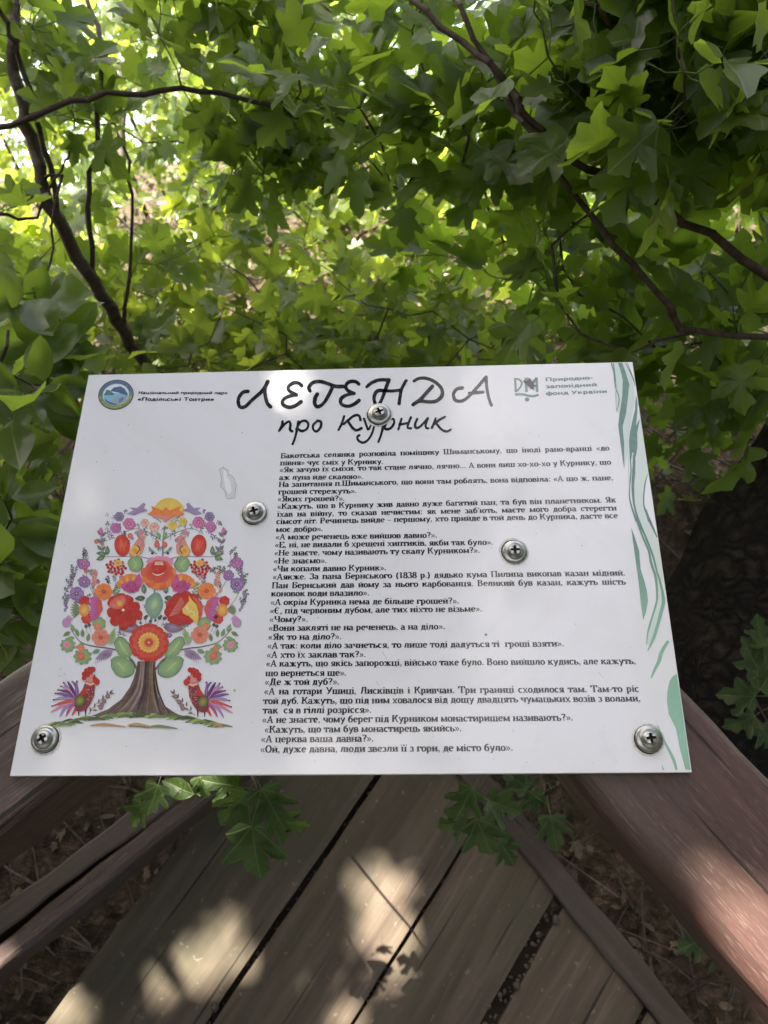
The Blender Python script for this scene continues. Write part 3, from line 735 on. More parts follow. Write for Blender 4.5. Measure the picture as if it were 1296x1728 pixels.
# dried squashed insect-like mark across the logo
bl = Print(); BK = (0.02, 0.019, 0.015, 1)
bl.poly(Zf([(160,165),(180,155),(200,170),(225,150),(240,132),(262,150),(272,178),(300,170),(285,200),(310,225),(290,240),(300,270),(275,255),(262,265),(250,240),(225,225),(205,200),(180,185)]), 0.0003, BK)
for st in ([(240,140),(215,125)], [(270,170),(330,140)], [(285,250),(300,285)], [(220,215),(205,240)], [(300,215),(335,225)], [(190,180),(168,190)]):
    bl.stroke(Zf(st), 0.00031, BK, 0.8, caps=False)
bl.disc(860 + 268 / 7.2, 620 + 240 / 7.2, 3.6, 3.2, 0.00034, (0.012, 0.012, 0.01, 1), n=9)
o_ = bl.build('dried_smudge')

# ---- park emblem (upper left)
em = Print(); Ze = lambda pts: zz(155, 632, 5.4, pts)
ex, ey, rt = 155 + 220 / 5.4, 632 + 185 / 5.4, math.radians(-12)
def ell(rx, ry, n=36): return [(ex + rx * math.cos(a) * math.cos(rt) - ry * math.sin(a) * math.sin(rt), ey + rx * math.cos(a) * math.sin(rt) + ry * math.sin(a) * math.cos(rt)) for a in [2 * PI * k / n for k in range(n)]]
NAVY = ink(60, 80, 115, 1.0); OLV = ink(120, 135, 125)
em.fan((ex, ey), ell(30.2, 25.2), gz, NAVY, NAVY)
em.poly(ell(28.6, 23.7), gz + 3e-5, lambda p: ink(*(np.array((105, 130, 150)) * (1 - min(1, max(0, (p[1] - ey + 12) / 30))) + np.array((135, 150, 90)) * min(1, max(0, (p[1] - ey + 12) / 30)))))
em.fan((ex, ey), ell(22.6, 18.2), gz + 6e-5, ink(200, 208, 215), ink(200, 208, 215))
em.poly(ell(21, 16.8), gz + 9e-5, lambda p: ink(215, 228, 240) if p[1] < ey - 4 else ink(130, 185, 210))
em.poly(Ze([(115,150),(165,155),(200,120),(262,108),(300,130),(322,165),(326,195),(240,165),(180,155)]), gz + 12e-5, ink(85, 105, 150))
em.poly(Ze([(112,190),(135,140),(160,145),(210,180),(190,190)]), gz + 14e-5, ink(85, 130, 115))
em.poly(Ze([(160,262),(205,215),(235,200),(290,200),(328,195),(315,235),(270,268),(215,280)]), gz + 14e-5, ink(150, 170, 180))
em.poly(Ze([(112,215),(150,245),(215,268),(255,272),(215,282),(165,275),(125,250)]), gz + 16e-5, ink(95, 110, 165))
em.poly(Ze([(250,225),(285,205),(295,225),(268,250),(245,262)]), gz + 18e-5, ink(110, 135, 150))
em.disc(155 + 80 / 5.4, 632 + 212 / 5.4, 2.0, 2.0, gz + 7e-5, ink(165, 180, 70), n=5)
em.disc(155 + 352 / 5.4, 632 + 215 / 5.4, 2.0, 2.0, gz + 7e-5, ink(165, 180, 70), n=5)
em.build('park_emblem')
# ring lettering, character by character
def ring_text(txt, a0, a1, rx, ry, cap, c, inward=False):
    V = []; Fc = []; C = []
    n = len(txt); objs = []
    for i, ch in enumerate(txt):
        if ch == ' ': continue
        a = math.radians(a0 + (a1 - a0) * i / (n - 1)); da = math.radians((a1 - a0) / (n - 1)) * 0.42
        pts = []
        for q in (a - da, a + da):
            x = ex + rx * math.cos(q) * math.cos(rt) - ry * math.sin(q) * math.sin(rt); y = ey + rx * math.cos(q) * math.sin(rt) + ry * math.sin(q) * math.cos(rt)
            pts.append((x, y))
        A0, B0 = at(*pts[0], ZB), at(*pts[1], ZB); xd = (B0 - A0).normalized(); yd = Vector((-xd.y, xd.x, 0)); L = (B0 - A0).length
        adv, st = G[ch]
        for k, s_ in enumerate(st):
            P = [(s_[1], s_[2]), (s_[1], s_[3])] if s_[0] == 'V' else (s_[1] if s_[0] == 'P' else [(s_[1] - .05, s_[2]), (s_[1] + .05, s_[2])])
            for u, v in zip(P[:-1], P[1:]):
                dx, dy = v[0] - u[0], v[1] - u[1]; l = math.hypot(dx, dy) or 1; nx_, ny_ = -dy / l * .07, dx / l * .07
                b0 = len(V)
                for (x, y) in ((u[0] + nx_, u[1] + ny_), (u[0] - nx_, u[1] - ny_), (v[0] - nx_, v[1] - ny_), (v[0] + nx_, v[1] + ny_)):
                    p = A0 + xd * (x / adv * L) + yd * ((y - .5) * cap); V.append((p.x, p.y, gz + 1.5e-4 + k * 5e-6)); C.append(c)
                Fc.append((b0, b0 + 1, b0 + 2, b0 + 3))
    V2 = np.array(V); FF = []
    for f in Fc:
        a, b_, c_ = V2[f[0]], V2[f[1]], V2[f[2]]
        FF.append(f if (b_[0] - a[0]) * (c_[1] - a[1]) - (b_[1] - a[1]) * (c_[0] - a[0]) > 0 else f[::-1])
    o = mesh_obj('ring_lettering', V2, FF, M_PRINT, None, pcolors=C); o.parent = board
ring_text('НаЦіОНаЛЬНИЙ ПРИРОДНИЙ ПАРК'.replace('Ц', 'ц').replace('Ь', 'ь').replace('И', 'и').replace('Й', 'й').replace('Ц', 'ц'), 188, 352, 25.6, 20.9, 0.0014, NAVY)
ring_text('ПОДіЛЬСьКі ТОВТРи'.replace('Ь', 'ь').replace('С', 'с'), 158, 22, 25.6, 20.9, 0.0015, ink(215, 205, 90))

# ---- green wave ornament on the right
wv = Print(); Z5 = lambda p: zz(1020, 600, 6.171, p); Z6 = lambda p: zz(1050, 860, 7.2, p); Z7 = lambda p: zz(1070, 1080, 7.2, p)
gA, gB = ink(62, 108, 92, 1.15), ink(128, 178, 150, 1.0)
MINT = (.50, .585, .535, 1); MINT2 = (.55, .62, .57, 1)
def gc(p):
    t = min(1, max(0, (p[1] - 880) / 220)); return tuple(gA[k] * (1 - t) + gB[k] * t for k in range(4))
mint = lambda z_, P: wv.poly(P, z_, MINT)
mint(gz, Z5([(66,76),(232,78),(262,140),(300,300),(318,480),(290,620),(258,800),(248,900),(262,1300),(250,1350),(240,1000),(210,1190),(190,1060),(145,760),(150,600),(120,590),(112,420),(100,280)]))
wv.poly(Z5([(330,420),(372,640),(398,780),(452,1110),(455,1230),(420,1350),(408,1540),(470,1728),(365,1728),(310,1560),(305,1380),(335,1100),(345,800)]), gz + 6e-6, MINT2)
wv.poly(Z6([(160,0),(285,0),(330,130),(425,345),(490,750),(500,900),(470,850),(420,700),(370,530),(290,330),(215,160)]), gz + 12e-6, MINT2)
wv.poly(Z6([(110,0),(150,150),(240,360),(330,560),(400,800),(425,1050),(400,1200),(320,1450),(300,1640),(330,1650),(430,1390),(480,1250),(505,1110),(470,920),(370,560),(215,180),(155,0)]), gz + 18e-6, MINT2)
zc = gz + 4e-5
wv.poly(Z5([(140,78),(185,77),(225,190),(258,300),(245,430),(225,600),(190,740),(195,820),(204,900),(205,1180),(185,1050),(160,860),(143,720),(160,590),(185,420),(190,260),(165,150)]), zc, gc)
wv.stroke(Z5([(70,80),(100,180),(110,300),(125,360),(150,430),(145,520),(125,578)]), zc, gA, [2.4, 2.2, 1.4, 1.6, 1.6, .8], caps=False)
wv.stroke(Z5([(93,80),(112,220),(122,330),(118,440),(124,575)]), zc + 1e-5, gA, [1.8, 1, .9, .7, .4], caps=False)
wv.stroke(Z5([(220,78),(262,160),(300,250),(320,320)]), zc, gA, [1.0, 2, 1.8, .8], caps=False)
wv.stroke(Z5([(240,78),(275,170),(315,270)]), zc + 1e-5, gA, .8, caps=False)
wv.poly(Z5([(328,410),(318,560),(290,680),(265,800),(255,900),(262,1050),(274,1120),(290,1010),(298,1010),(325,1060),(342,960),(342,800),(372,655),(345,700),(328,732),(340,600),(345,500)]), zc, gc)
wv.stroke(Z5([(267,1050),(276,1200),(264,1350),(262,1480),(290,1600),(335,1728)]), zc + 1e-5, gA, [2.2, 2.0, 1.8, 2.6, 3.4], caps=False)
wv.stroke(Z5([(309,1030),(305,1200),(295,1380),(310,1560),(355,1728)]), zc + 2e-5, gA, [4.2, 5.4, 4.6, 3.4, 3.8], caps=False)
wv.stroke(Z5([(450,1235),(420,1350),(408,1540),(440,1650),(465,1728)]), zc, gA, [.6, 2.2, 2.2, 3.4, 4.0], caps=False)
def gst(P, z_, w_):
    wv.stroke(P, z_, gA, w_, caps=False); n_ = len(catmull(P, 6)); 
    for k in range(2 * n_):
        i = len(wv.C) - 2 * n_ + k; y = np.interp((k // 2) / (n_ - 1), np.linspace(0, 1, len(P)), [p[1] for p in P]); wv.C[i] = gc((0, y))
gst(Z6([(118,-3),(180,150),(240,310),(320,500),(350,650),(400,800),(420,950),(420,1100),(380,1250),(340,1380),(310,1500),(294,1640)]), zc + 3e-5, [2.2, 2.8, 3.2, 4.2, 4.4, 3.6, 3.2, 3.4, 1.2])
gst(Z6([(155,-3),(215,180),(290,350),(370,560),(420,750),(470,920),(500,1110),(470,1250),(430,1400),(380,1560),(308,1715)]), zc + 4e-5, [2.4, 4.4, 3.4, 3.4, 3.2, 4, 6, 6, 5.2, 5.4, 1.4])
gst(Z6([(283,-3),(330,130),(380,240),(424,340)]), zc + 1e-5, [2.6, 4.6, 3.6, 1.6])
wv.poly(Z6([(108,215),(150,330),(205,500),(222,720),(270,870),(300,1000),(312,1110),(290,1240),(255,1345),(230,1180),(200,900),(165,640),(135,420)]), zc, gc)
gst(Z7([(416,12),(370,80),(325,170),(300,260),(250,360),(205,465)]), zc, [4.5, 5.6, 6.8, 6.2, 4.6, 2.0])
wv.poly(Z7([(517,412),(560,640),(600,860),(650,1180),(686,1578),(625,1578),(560,1330),(510,1080),(420,900),(398,740),(405,620),(430,500),(470,440)]), zc, gc)
gst(Z7([(280,1030),(300,1070),(365,1225),(430,1350),(485,1470),(514,1578)]), zc + 1e-5, [1, 2, 3.2, 4.8, 5, 4])
wv.poly(Z7([(333,1505),(366,1580),(347,1580)]), zc, gc)
wv.build('green_wave_ornament')

# ------------------------------------------------------------------ painted flower tree on the sheet
T = Print(); R_ = random.Random(5); CNT = [0]
def zl(l): CNT[0] += 1; return 0.00012 + l * 4e-5 + (CNT[0] % 15) * 2.2e-6
SIDE = [0]
def axis(y3): return 716 - (y3 - 150) * 0.119      # the mirror line of the picture leans with the perspective
def Z3(x, y): return (80 + (x + (2 * (axis(y) - 696) if SIDE[0] else 0)) / 3.6, 820 + y / 3.6)
def Z4(x, y): return (80 + (x + (2 * (axis(y + 756) - 696) if SIDE[0] else 0)) / 3.6, 1030 + y / 3.6)
def Z4r(x, y): return (80 + x / 3.6, 1030 + y / 3.6)
def shade(c, k): return tuple(min(.86, x * k) for x in c[:3]) + (1,)
RED, RED2 = ink(205, 62, 55), ink(225, 95, 75); ORG, YEL = ink(235, 130, 70), ink(240, 200, 90)
PNK, MAG, PUR = ink(225, 140, 180), ink(200, 90, 150), ink(145, 95, 160); LIL = ink(175, 145, 190)
GRN, GRN2, DGR = ink(130, 160, 110), ink(165, 190, 130), ink(80, 105, 85); GRY, BRN, DBR = ink(140, 140, 145), ink(130, 105, 100), ink(80, 65, 65)
WHT = ink(238, 238, 238); TEAL = ink(120, 150, 140); SAL = ink(225, 140, 125); CRM = ink(240, 225, 190)
def petal(x, y, a, l, w_, c0, c1, lv, n=9, notch=0.0):
    """petal from (x,y) pointing at angle a (pixel space)"""
    ca, sa = math.cos(a), math.sin(a); pts = []
    for k in range(n + 1):
        t = k / n; u = l * (1 - (2 * t - 1) ** 2 * 0.0) ; ang = PI * t
        px_ = l * (0.5 - 0.5 * math.cos(ang)) * 1.0; py_ = w_ / 2 * math.sin(ang) ** 0.7 * (0.5 + px_ / l)
        pts.append((px_, py_))
    for k in range(n - 1, 0, -1):
        pts.append((pts[k][0], -pts[k][1]))
    rim = [(x + px_ * ca - py_ * sa, y + px_ * sa + py_ * ca) for px_, py_ in pts]
    cx_, cy_ = x + l * .5 * ca, y + l * .5 * sa
    T.fan((cx_, cy_), rim, zl(lv), c0, c1)
def leaf(x, y, a, l, w_, c0=GRN2, c1=DGR, lv=2, vein=True, saw=0):
    ca, sa = math.cos(a), math.sin(a); n = 8; up = []; dn = []
    for k in range(n + 1):
        t = k / n; h = w_ / 2 * math.sin(PI * t ** 0.8) * (1 + (0.25 * (k % 2) if saw else 0))
        up.append((t * l, h)); dn.append((t * l, -h))
    pts = up + dn[::-1][1:-1]
    T.fan((x + l * .45 * ca, y + l * .45 * sa), [(x + p * ca - q * sa, y + p * sa + q * ca) for p, q in pts], zl(lv), c0, c1)
    if vein: T.stroke([(x, y), (x + l * .5 * ca - .04 * l * sa, y + l * .5 * sa + .04 * l * ca), (x + l * .85 * ca, y + l * .85 * sa)], zl(lv + 1), shade(c1, .85), .9, .4, caps=False)
def flower(x, y, r, n, c0, c1, cc, lv=3, rot=0, w_=1.25, dot=True, ry=0.92):
    for k in range(n):
        a = rot + 2 * PI * k / n; v = R_.uniform(.9, 1.1)
        petal(x, y, a, r * (abs(math.cos(a)) + ry * abs(math.sin(a))) / (abs(math.cos(a)) + abs(math.sin(a))), r * w_ * 2.2 / n ** .75, shade(c0, v), shade(c1, v), lv)
        T.stroke([(x + r * .3 * math.cos(a), y + r * .3 * math.sin(a)), (x + r * .75 * math.cos(a), y + r * .75 * math.sin(a))], zl(lv + 1), shade(c1, .8), .8, .3, caps=False)
    T.disc(x, y, r * .28, r * .26, zl(lv + 2), cc, shade(cc, .8), 10)
    if dot: T.disc(x, y, r * .11, r * .11, zl(lv + 3), CRM, CRM, 7)
def stem(pts, w0=1.4, w1=.8, c=GRY, lv=0): T.stroke(pts, zl(lv), c, w0, w1, caps=False)
def sprig(x, y, a, l, n, c, lw=2.4, ll=5, lv=1):
    ex_, ey_ = x + l * math.cos(a), y + l * math.sin(a); m = (x + ex_) / 2 + l * .06 * math.sin(a), (y + ey_) / 2 - l * .06 * math.cos(a)
    stem([(x, y), m, (ex_, ey_)], 1.0, .5, shade(c, .8), lv)
    for k in range(n):
        t = (k + 1) / n; px_, py_ = x + l * t * math.cos(a), y + l * t * math.sin(a); s_ = 1 if k % 2 else -1
        leaf(px_, py_, a + s_ * 0.8, ll, lw, shade(c, R_.uniform(1, 1.3)), c, lv + 1, vein=False)
    leaf(ex_, ey_, a, ll, lw, c, shade(c, .8), lv + 1, vein=False)
def berries(x, y, r, n, c, br=2.2, lv=3):
    for k in range(n):
        a = 2.4 * k; q = r * math.sqrt((k + .5) / n); v = R_.uniform(.75, 1.15)
        T.disc(x + q * math.cos(a), y + q * .8 * math.sin(a), br, br * .95, zl(lv), shade(c, v * 1.2), shade(c, v * .75), 8)
def blob(x, y, rx, ry, c0, c1, lv=3, lob=0, amp=.12, rot=0, n=30, seed=0):
    rim = []
    for k in range(n):
        a = 2 * PI * k / n; f = 1 + (amp * abs(math.sin(a * lob / 2)) - amp / 2 if lob else 0)
        u, v = rx * f * math.cos(a), ry * f * math.sin(a); rim.append((x + u * math.cos(rot) - v * math.sin(rot), y + u * math.sin(rot) + v * math.cos(rot)))
    T.fan((x, y), rim, zl(lv), c0, c1)
mx = lambda x: 2 * 696 - x      # the picture is nearly mirror symmetric about this zoomed x
# main stem above the trunk
stem([Z3(700,430), Z3(703,330), Z3(715,240)], 3.2, 2.4, GRY); stem([Z3(625,860), Z3(640,740), Z3(655,600)], 4, 3, TEAL)
for sg in (-1, 1):
    mxx = lambda x: x if sg < 0 else mx(x)
    SIDE[0] = 1 if sg > 0 else 0
    # arcs of the top branches
    stem([Z3(mxx(690),330), Z3(mxx(620),285), Z3(mxx(540),260), Z3(mxx(470),280)], 1.8, .9); stem([Z3(mxx(690),310), Z3(mxx(655),290), Z3(mxx(640),330)], 1.2, .7)
    stem([Z3(mxx(640),450), Z3(mxx(560),430), Z3(mxx(430),430), Z3(mxx(350),430)], 1.8, 1, GRY)
    stem([Z3(mxx(350),430), Z3(mxx(330),360), Z3(mxx(322),290)], 1.4, .8)
    for i, (yy, sd) in enumerate(((395,1),(350,-1),(310,1),(345,1),(390,-1),(300,-1))):
        leaf(*Z3(mxx(328), yy), (-.5 if sd * sg < 0 else PI + .5) - .35 * (1 if sd * sg < 0 else -1), 11, 5.5, GRY, shade(GRY, .75), 2)
    leaf(*Z3(mxx(360),415), PI + .1 if sg < 0 else -.1, 18, 8, GRN2, DGR); leaf(*Z3(mxx(350),430), PI - .35 if sg < 0 else .35, 16, 8, GRN2, DGR); leaf(*Z3(mxx(365),420), -PI / 2, 16, 8, GRN2, DGR)
    leaf(*Z3(mxx(322),300), -PI / 2 - .1 * sg, 14, 9, PNK, MAG)
    for (fx, fy, r, c0, c1) in ((497,230,10.5,PNK,MAG),(415,257,9.5,LIL,MAG),(593,225,7.5,CRM,SAL),(650,250,8.5,CRM,SAL)):
        if sg > 0 and fx > 580: c0, c1 = YEL, ink(220, 190, 90)
        xx, yy = Z3(mxx(fx), fy - (8 if sg > 0 else 0)); flower(xx, yy, r, 6, c0, c1, c1, 3)
    flower(*Z3(mxx(437), 187), 8.5, 6, LIL, ink(120, 110, 150), ink(90, 80, 120), 3)
    for q in range(7): berries(*Z3(mxx(R_.uniform(360,470)), R_.uniform(170,300)), 4, 4, LIL, 1.2, 1)
    sprig(*Z3(mxx(470),170), -PI / 2 - .3 * sg, 4, 2, PUR)
    berries(*Z3(mxx(385), 310), 6, 9, PUR, 1.3, 2); berries(*Z3(mxx(365), 228), 4, 4, GRY, 1.8, 2)
    for q in range(6): sprig(*Z3(mxx(520 + q * 22), 262 + (q % 2) * 10), (PI / 2 if q % 2 else -PI / 2) + R_.uniform(-.6,.6), 7, 3, GRY if q % 3 else GRN, 1.8, 4)
    blob(*Z3(mxx(565), 285), 6, 4.5, LIL, SAL, 2); leaf(*Z3(mxx(685),322), -PI / 2 + .4 * sg, 13, 7.5, GRN2, GRN, 3)
    # flying birds
    T.poly([Z3(mxx(a), b_) for a, b_ in [(482,170),(520,150),(508,132),(545,135),(585,102),(598,112),(585,135),(612,150),(570,160),(530,178)]], zl(4), LIL, shade(LIL, .75))
    T.stroke([Z3(mxx(505),135), Z3(mxx(545),150), Z3(mxx(575),140)], zl(5), GRY, 1.0)
    # perched birds
    bx = 455 if sg < 0 else 930
    blob(*Z3(bx, 362), 13.2, 18.5, RED2, RED, 4, 0, 0, rot=-.1 * sg * -1); T.poly([Z3(mxx(a) - 0 if sg < 0 else mxx(a) - 8, b_) for a, b_ in [(495,395),(530,350),(560,305),(590,303),(598,315),(588,325),(592,365),(575,410),(540,430),(500,432)]] if sg < 0 else [Z3(mxx(a) - 8, b_) for a, b_ in [(495,395),(530,350),(560,305),(590,303),(598,315),(588,325),(592,365),(575,410),(540,430),(500,432)]], zl(5), SAL, SAL)
    for q in range(9):
        T.stroke([Z3(bx + R_.uniform(-30,30), 330 + R_.uniform(-10,30)), Z3(bx + R_.uniform(-20,20), 385 + R_.uniform(-10,20))], zl(6), shade(RED2, 1.3), .8, .4)
    blob(*Z3(mxx(533) - (8 if sg > 0 else 0), 395), 8, 8.5, ORG, YEL, 6); T.stroke([Z3(mxx(548) - (8 if sg > 0 else 0), 365), Z3(mxx(562) - (8 if sg > 0 else 0), 385), Z3(mxx(540) - (8 if sg > 0 else 0), 415)], zl(7), DBR, 1.6)
    T.stroke([Z3(mxx(555), 310), Z3(mxx(578), 335), Z3(mxx(572), 370)], zl(7), GRY, 1.8, 1)
    # bunches of berries, green pods
    berries(*Z3(mxx(420), 495), 17, 26, RED, 2.7, 4); blob(*Z3(mxx(430), 470), 7, 5, ORG, YEL, 5)
    blob(*Z3(mxx(535), 475), 12.5, 14, GRN2, GRN, 4, 6, .1, rot=.4 * sg); T.stroke([Z3(mxx(520),450), Z3(mxx(540),480), Z3(mxx(515),510)], zl(6), shade(GRN2, 1.15), 2, 1); T.stroke([Z3(mxx(570),440), Z3(mxx(582),480), Z3(mxx(560),510)], zl(5), DGR, 1.6, .8)
    leaf(*Z3(mxx(655),375), -PI / 2 + .5 * sg * -1, 13, 9, SAL, RED2, 3); sprig(*Z3(mxx(690),390), -PI / 2 + .8 * sg, 10, 4, GRY); T.disc(*Z3(mxx(638), 410), 2.2, 2, zl(3), DBR, DBR)
    for q in range(5): sprig(*Z3(mxx(620 + q * 12), 400 + q * 3), -PI / 2 + .3 * q * sg, 6, 3, GRY, 1.6, 3)
    # crown middle: half flowers
    bx, by = Z3(mxx(510), 590); base_a = (.45 * PI if sg < 0 else .55 * PI)
    for k in range(8):
        a = -PI / 2 + (k - 3.5) * .30 - .15 * sg * -1; petal(bx, by + 10, a, 26, 9, YEL if k % 2 else ORG, ORG, 4)
    T.poly([Z3(mxx(a), b_) for a, b_ in [(448,600),(470,585),(492,598),(505,570),(530,580),(545,545),(562,530),(574,570),(572,610),(545,640),(500,652),(462,635)]], zl(6), MAG, MAG)
    berries(bx, by + 6, 11, 12, shade(MAG, .9), 2.8, 7)
    for q in range(5): T.stroke([Z3(mxx(480 + q * 20), 600), Z3(mxx(490 + q * 15), 645)], zl(8), RED, 1.2, .5)
    leaf(*Z3(mxx(590),655), -PI / 2 - .1, 17, 9, GRN2, DGR, 4); leaf(*Z3(mxx(595),680), PI - .1 if sg < 0 else .1, 18, 9, GRN, DBR, 4)
    # outer small flowers
    for (fx, fy, r, c0, c1, cc) in ((222,475,10.5,PNK,PUR,MAG),(225,583,10.5,LIL,PUR,MAG),(178,655,12.5,LIL,PUR,ink(110,60,110))):
        if sg > 0: fx, fy, r = {222:(204,468,10.5), 225:(238,543,9.5), 178:(174,598,12)}[fx]
        flower(*Z3(mxx(fx), fy), r, 5, c0, c1, cc, 4)
    flower(*Z3(mxx(343) - (5 if sg > 0 else 0), 643 - (5 if sg > 0 else 0)), 15.5, 8, ORG, shade(ORG, 1.1), RED2, 4, dot=False)
    stem([Z3(mxx(300),700), Z3(mxx(240),560), Z3(mxx(250),430)], 1.2, .7); stem([Z3(mxx(200),760), Z3(mxx(150),650), Z3(mxx(165),540)], 1.2, .7)
    for q in range(26):
        t = q / 25; xx = np.interp(t, [0,.3,.6,1], [250,175,140,110]) + R_.uniform(-14,14); yy = np.interp(t, [0,.3,.6,1], [410,520,600,740]) + R_.uniform(-12,12)
        sprig(*Z3(mxx(xx), yy), -PI / 2 - (.3 if sg < 0 else -.3) + R_.uniform(-.7,.7), 8, 4, [GRY, shade(PUR, .8), BRN, DGR][q % 4], 1.8, 4.2, 1)
    for q in range(12):
        sprig(*Z3(mxx(R_.uniform(260,420)), R_.uniform(520,700)), -PI / 2 + R_.uniform(-.8,.8), 9, 5, [BRN, GRY, SAL, DGR][q % 4], 2.2, 4.5, 1)
    sprig(*Z3(mxx(285),620), -PI / 2, 22, 9, SAL, 4, 6, 2); sprig(*Z3(mxx(370),600), -PI / 2, 12, 5, shade(PUR, .7), 2, 4, 2); sprig(*Z3(mxx(415),690), -PI / 2 + .2, 24, 8, GRN, 3, 8, 2)
    # big outer tulip
    blob(*Z3(mxx(225), 700), 8.5, 8.5, RED, RED, 4, 7, .15); blob(*Z3(mxx(240), 805), 9, 9, RED2, RED, 4, 7, .15)
    blob(*Z3(mxx(225), 755), 9, 11, YEL, ORG, 5); T.poly([Z3(mxx(a), b_) for a, b_ in [(250,680),(300,672),(330,700),(338,750),(310,800),(255,830),(268,790),(250,770),(270,745),(252,720),(268,700)]], zl(6), MAG, MAG)
    T.poly([Z3(mxx(a), b_) for a, b_ in [(300,680),(325,700),(336,750),(318,785),(300,770),(315,745),(298,725),(312,705)]], zl(7), RED2, RED2)
    for q in range(7): T.stroke([Z3(mxx(262), 700 + q * 15), Z3(mxx(292), 705 + q * 13)], zl(8), LIL, 1.6, .6)
    for q in range(7): leaf(*Z3(mxx(200), 745 + q * 3), (PI if sg < 0 else 0) - .5 * (q - 3) * .5, 18, 4, BRN, GRN, 2, vein=False)
    leaf(*Z3(mxx(130),830), -PI / 2, 13, 13, LIL, PNK, 3); blob(*Z3(mxx(115), 832), 7, 8, PNK, LIL, 3)
    for q in range(5): T.disc(*Z3(mxx(112 + R_.uniform(-8,8)), 690 + q * 16), 2.4, 3.2, zl(1), LIL, GRY, 8)
    blob(*Z3(mxx(315), 838), 11, 11, GRN2, GRN, 3, 7, .2); blob(*Z3(mxx(305), 852), 6, 6, SAL, ORG, 5)
    for (fx, fy) in ((565,805),(595,803),(255,905 - 60),(235,853)): T.disc(*Z3(mxx(fx), fy), 3, 3, zl(4), BRN, DBR, 9); stem([Z3(mxx(fx), fy + 8), Z3(mxx(fx + 8), fy + 45)], .9, .7)
    # lower half
    leaf(*Z4(mxx(560), 100), (PI - .1 if sg < 0 else .1), 36, 17, LIL, BRN, 1); 
    for q in range(10): T.stroke([Z4(mxx(440 + q * 11), 120 + (q % 2) * 4), Z4(mxx(432 + q * 12), 146)], zl(2), GRY, .8, .4, caps=False)
    stem([Z4(mxx(530),330), Z4(mxx(470),260), Z4(mxx(380),232), Z4(mxx(290),220), Z4(mxx(200),190), Z4(mxx(140),110)], 3.4, 1.2, BRN)
    stem([Z4(mxx(545),360), Z4(mxx(520),310), Z4(mxx(500),290)], 4, 3, BRN)
    def podl(pts, c0, c1, lv=4):
        P = [Z4(mxx(a), b_) for a, b_ in pts]; cx_ = sum(p[0] for p in P) / len(P); cy_ = sum(p[1] for p in P) / len(P); T.fan((cx_, cy_), catmull(P + [P[0]], 3)[:-1], zl(lv), c0, c1)
    podl([(405,200),(430,160),(470,170),(505,220),(515,270),(480,290),(430,270)], GRN2, GRN); podl([(385,300),(420,278),(480,290),(525,330),(525,385),(470,410),(420,395),(395,350)], GRN2, GRN)
    T.stroke([Z4(mxx(440),190), Z4(mxx(460),235), Z4(mxx(490),270)], zl(6), shade(GRN2, 1.2), 2.6, 1.2); T.stroke([Z4(mxx(430),320), Z4(mxx(455),345), Z4(mxx(470),370)], zl(6), shade(GRN2, 1.2), 3, 1.4)
    T.stroke([Z4(mxx(405),200), Z4(mxx(428),165), Z4(mxx(468),172), Z4(mxx(505),220)], zl(5), DGR, 1, .8); T.stroke([Z4(mxx(500),300), Z4(mxx(528),335), Z4(mxx(520),385), Z4(mxx(470),408)], zl(5), DGR, 1.4, .8)
    T.stroke([Z4(mxx(390),305), Z4(mxx(392),350), Z4(mxx(420),395)], zl(5), DGR, 1.0, .6)
    flower(*Z4(mxx(325) + (-92 + 92 if sg > 0 else 0), 165 - (15 if sg > 0 else 0)), 15.5, 6, ORG, SAL, RED2, 5, dot=False)
    leaf(*Z4(mxx(400),245), (PI * .86 if sg < 0 else PI * .14), 34, 15, BRN, LIL, 2)
    for q in range(9): T.stroke([Z4(mxx(390 - q * 12), 262 + q * 6), Z4(mxx(384 - q * 11), 285 + q * 5)], zl(3), DBR, .8, .4, caps=False)
    leaf(*Z4(mxx(385),200), -PI / 2 + .25 * (1 if sg < 0 else -1), 27, 10, GRN, GRN2, 2, saw=1)
    for (lx, ly, a) in ((140,130,2.6),(165,130,-2.0),(190,160,-1.9),(165,165,2.9),(215,165,-1.6),(245,190,-1.4),(150,180,3.0),(225,200,2.6)):
        leaf(*Z4(mxx(lx), ly), a if sg < 0 else PI - a, 15, 7, [GRN2, GRN, BRN][int(lx) % 3], GRN, 3)
    for (bx_, by_, r) in ((125,212,12),(215,280,14)):
        blob(*Z4(mxx(bx_), by_), r, r * .9, GRN2, GRN, 3, 9, .35); leaf(*Z4(mxx(bx_ + 8), by_ + r * 1.6), (-2.2 if sg < 0 else -.94), r * 1.3, r * .9, SAL, PNK if r < 13 else RED2, 5)
    leaf(*Z4(mxx(230),232), PI + .2 if sg < 0 else -.2, 17, 10, SAL, ORG, 3); leaf(*Z4(mxx(320),240), (PI - .4) if sg < 0 else .4, 15, 8, TEAL, GRN, 3)
    leaf(*Z4(mxx(125),100), -PI / 2 + .2 * sg, 16, 12, PNK, LIL, 3)
    for q in range(6): T.stroke([Z4(mxx(360 + q * 10), 150 + q * 5), Z4(mxx(375 + q * 8), 215)], zl(1), BRN, 1.0, .6, caps=False)
    # rooster
    ox = 0 if sg < 0 else 0
    def RZ(x, y): return Z4r(x, y) if sg < 0 else Z4r(1147 - x, y + 5)
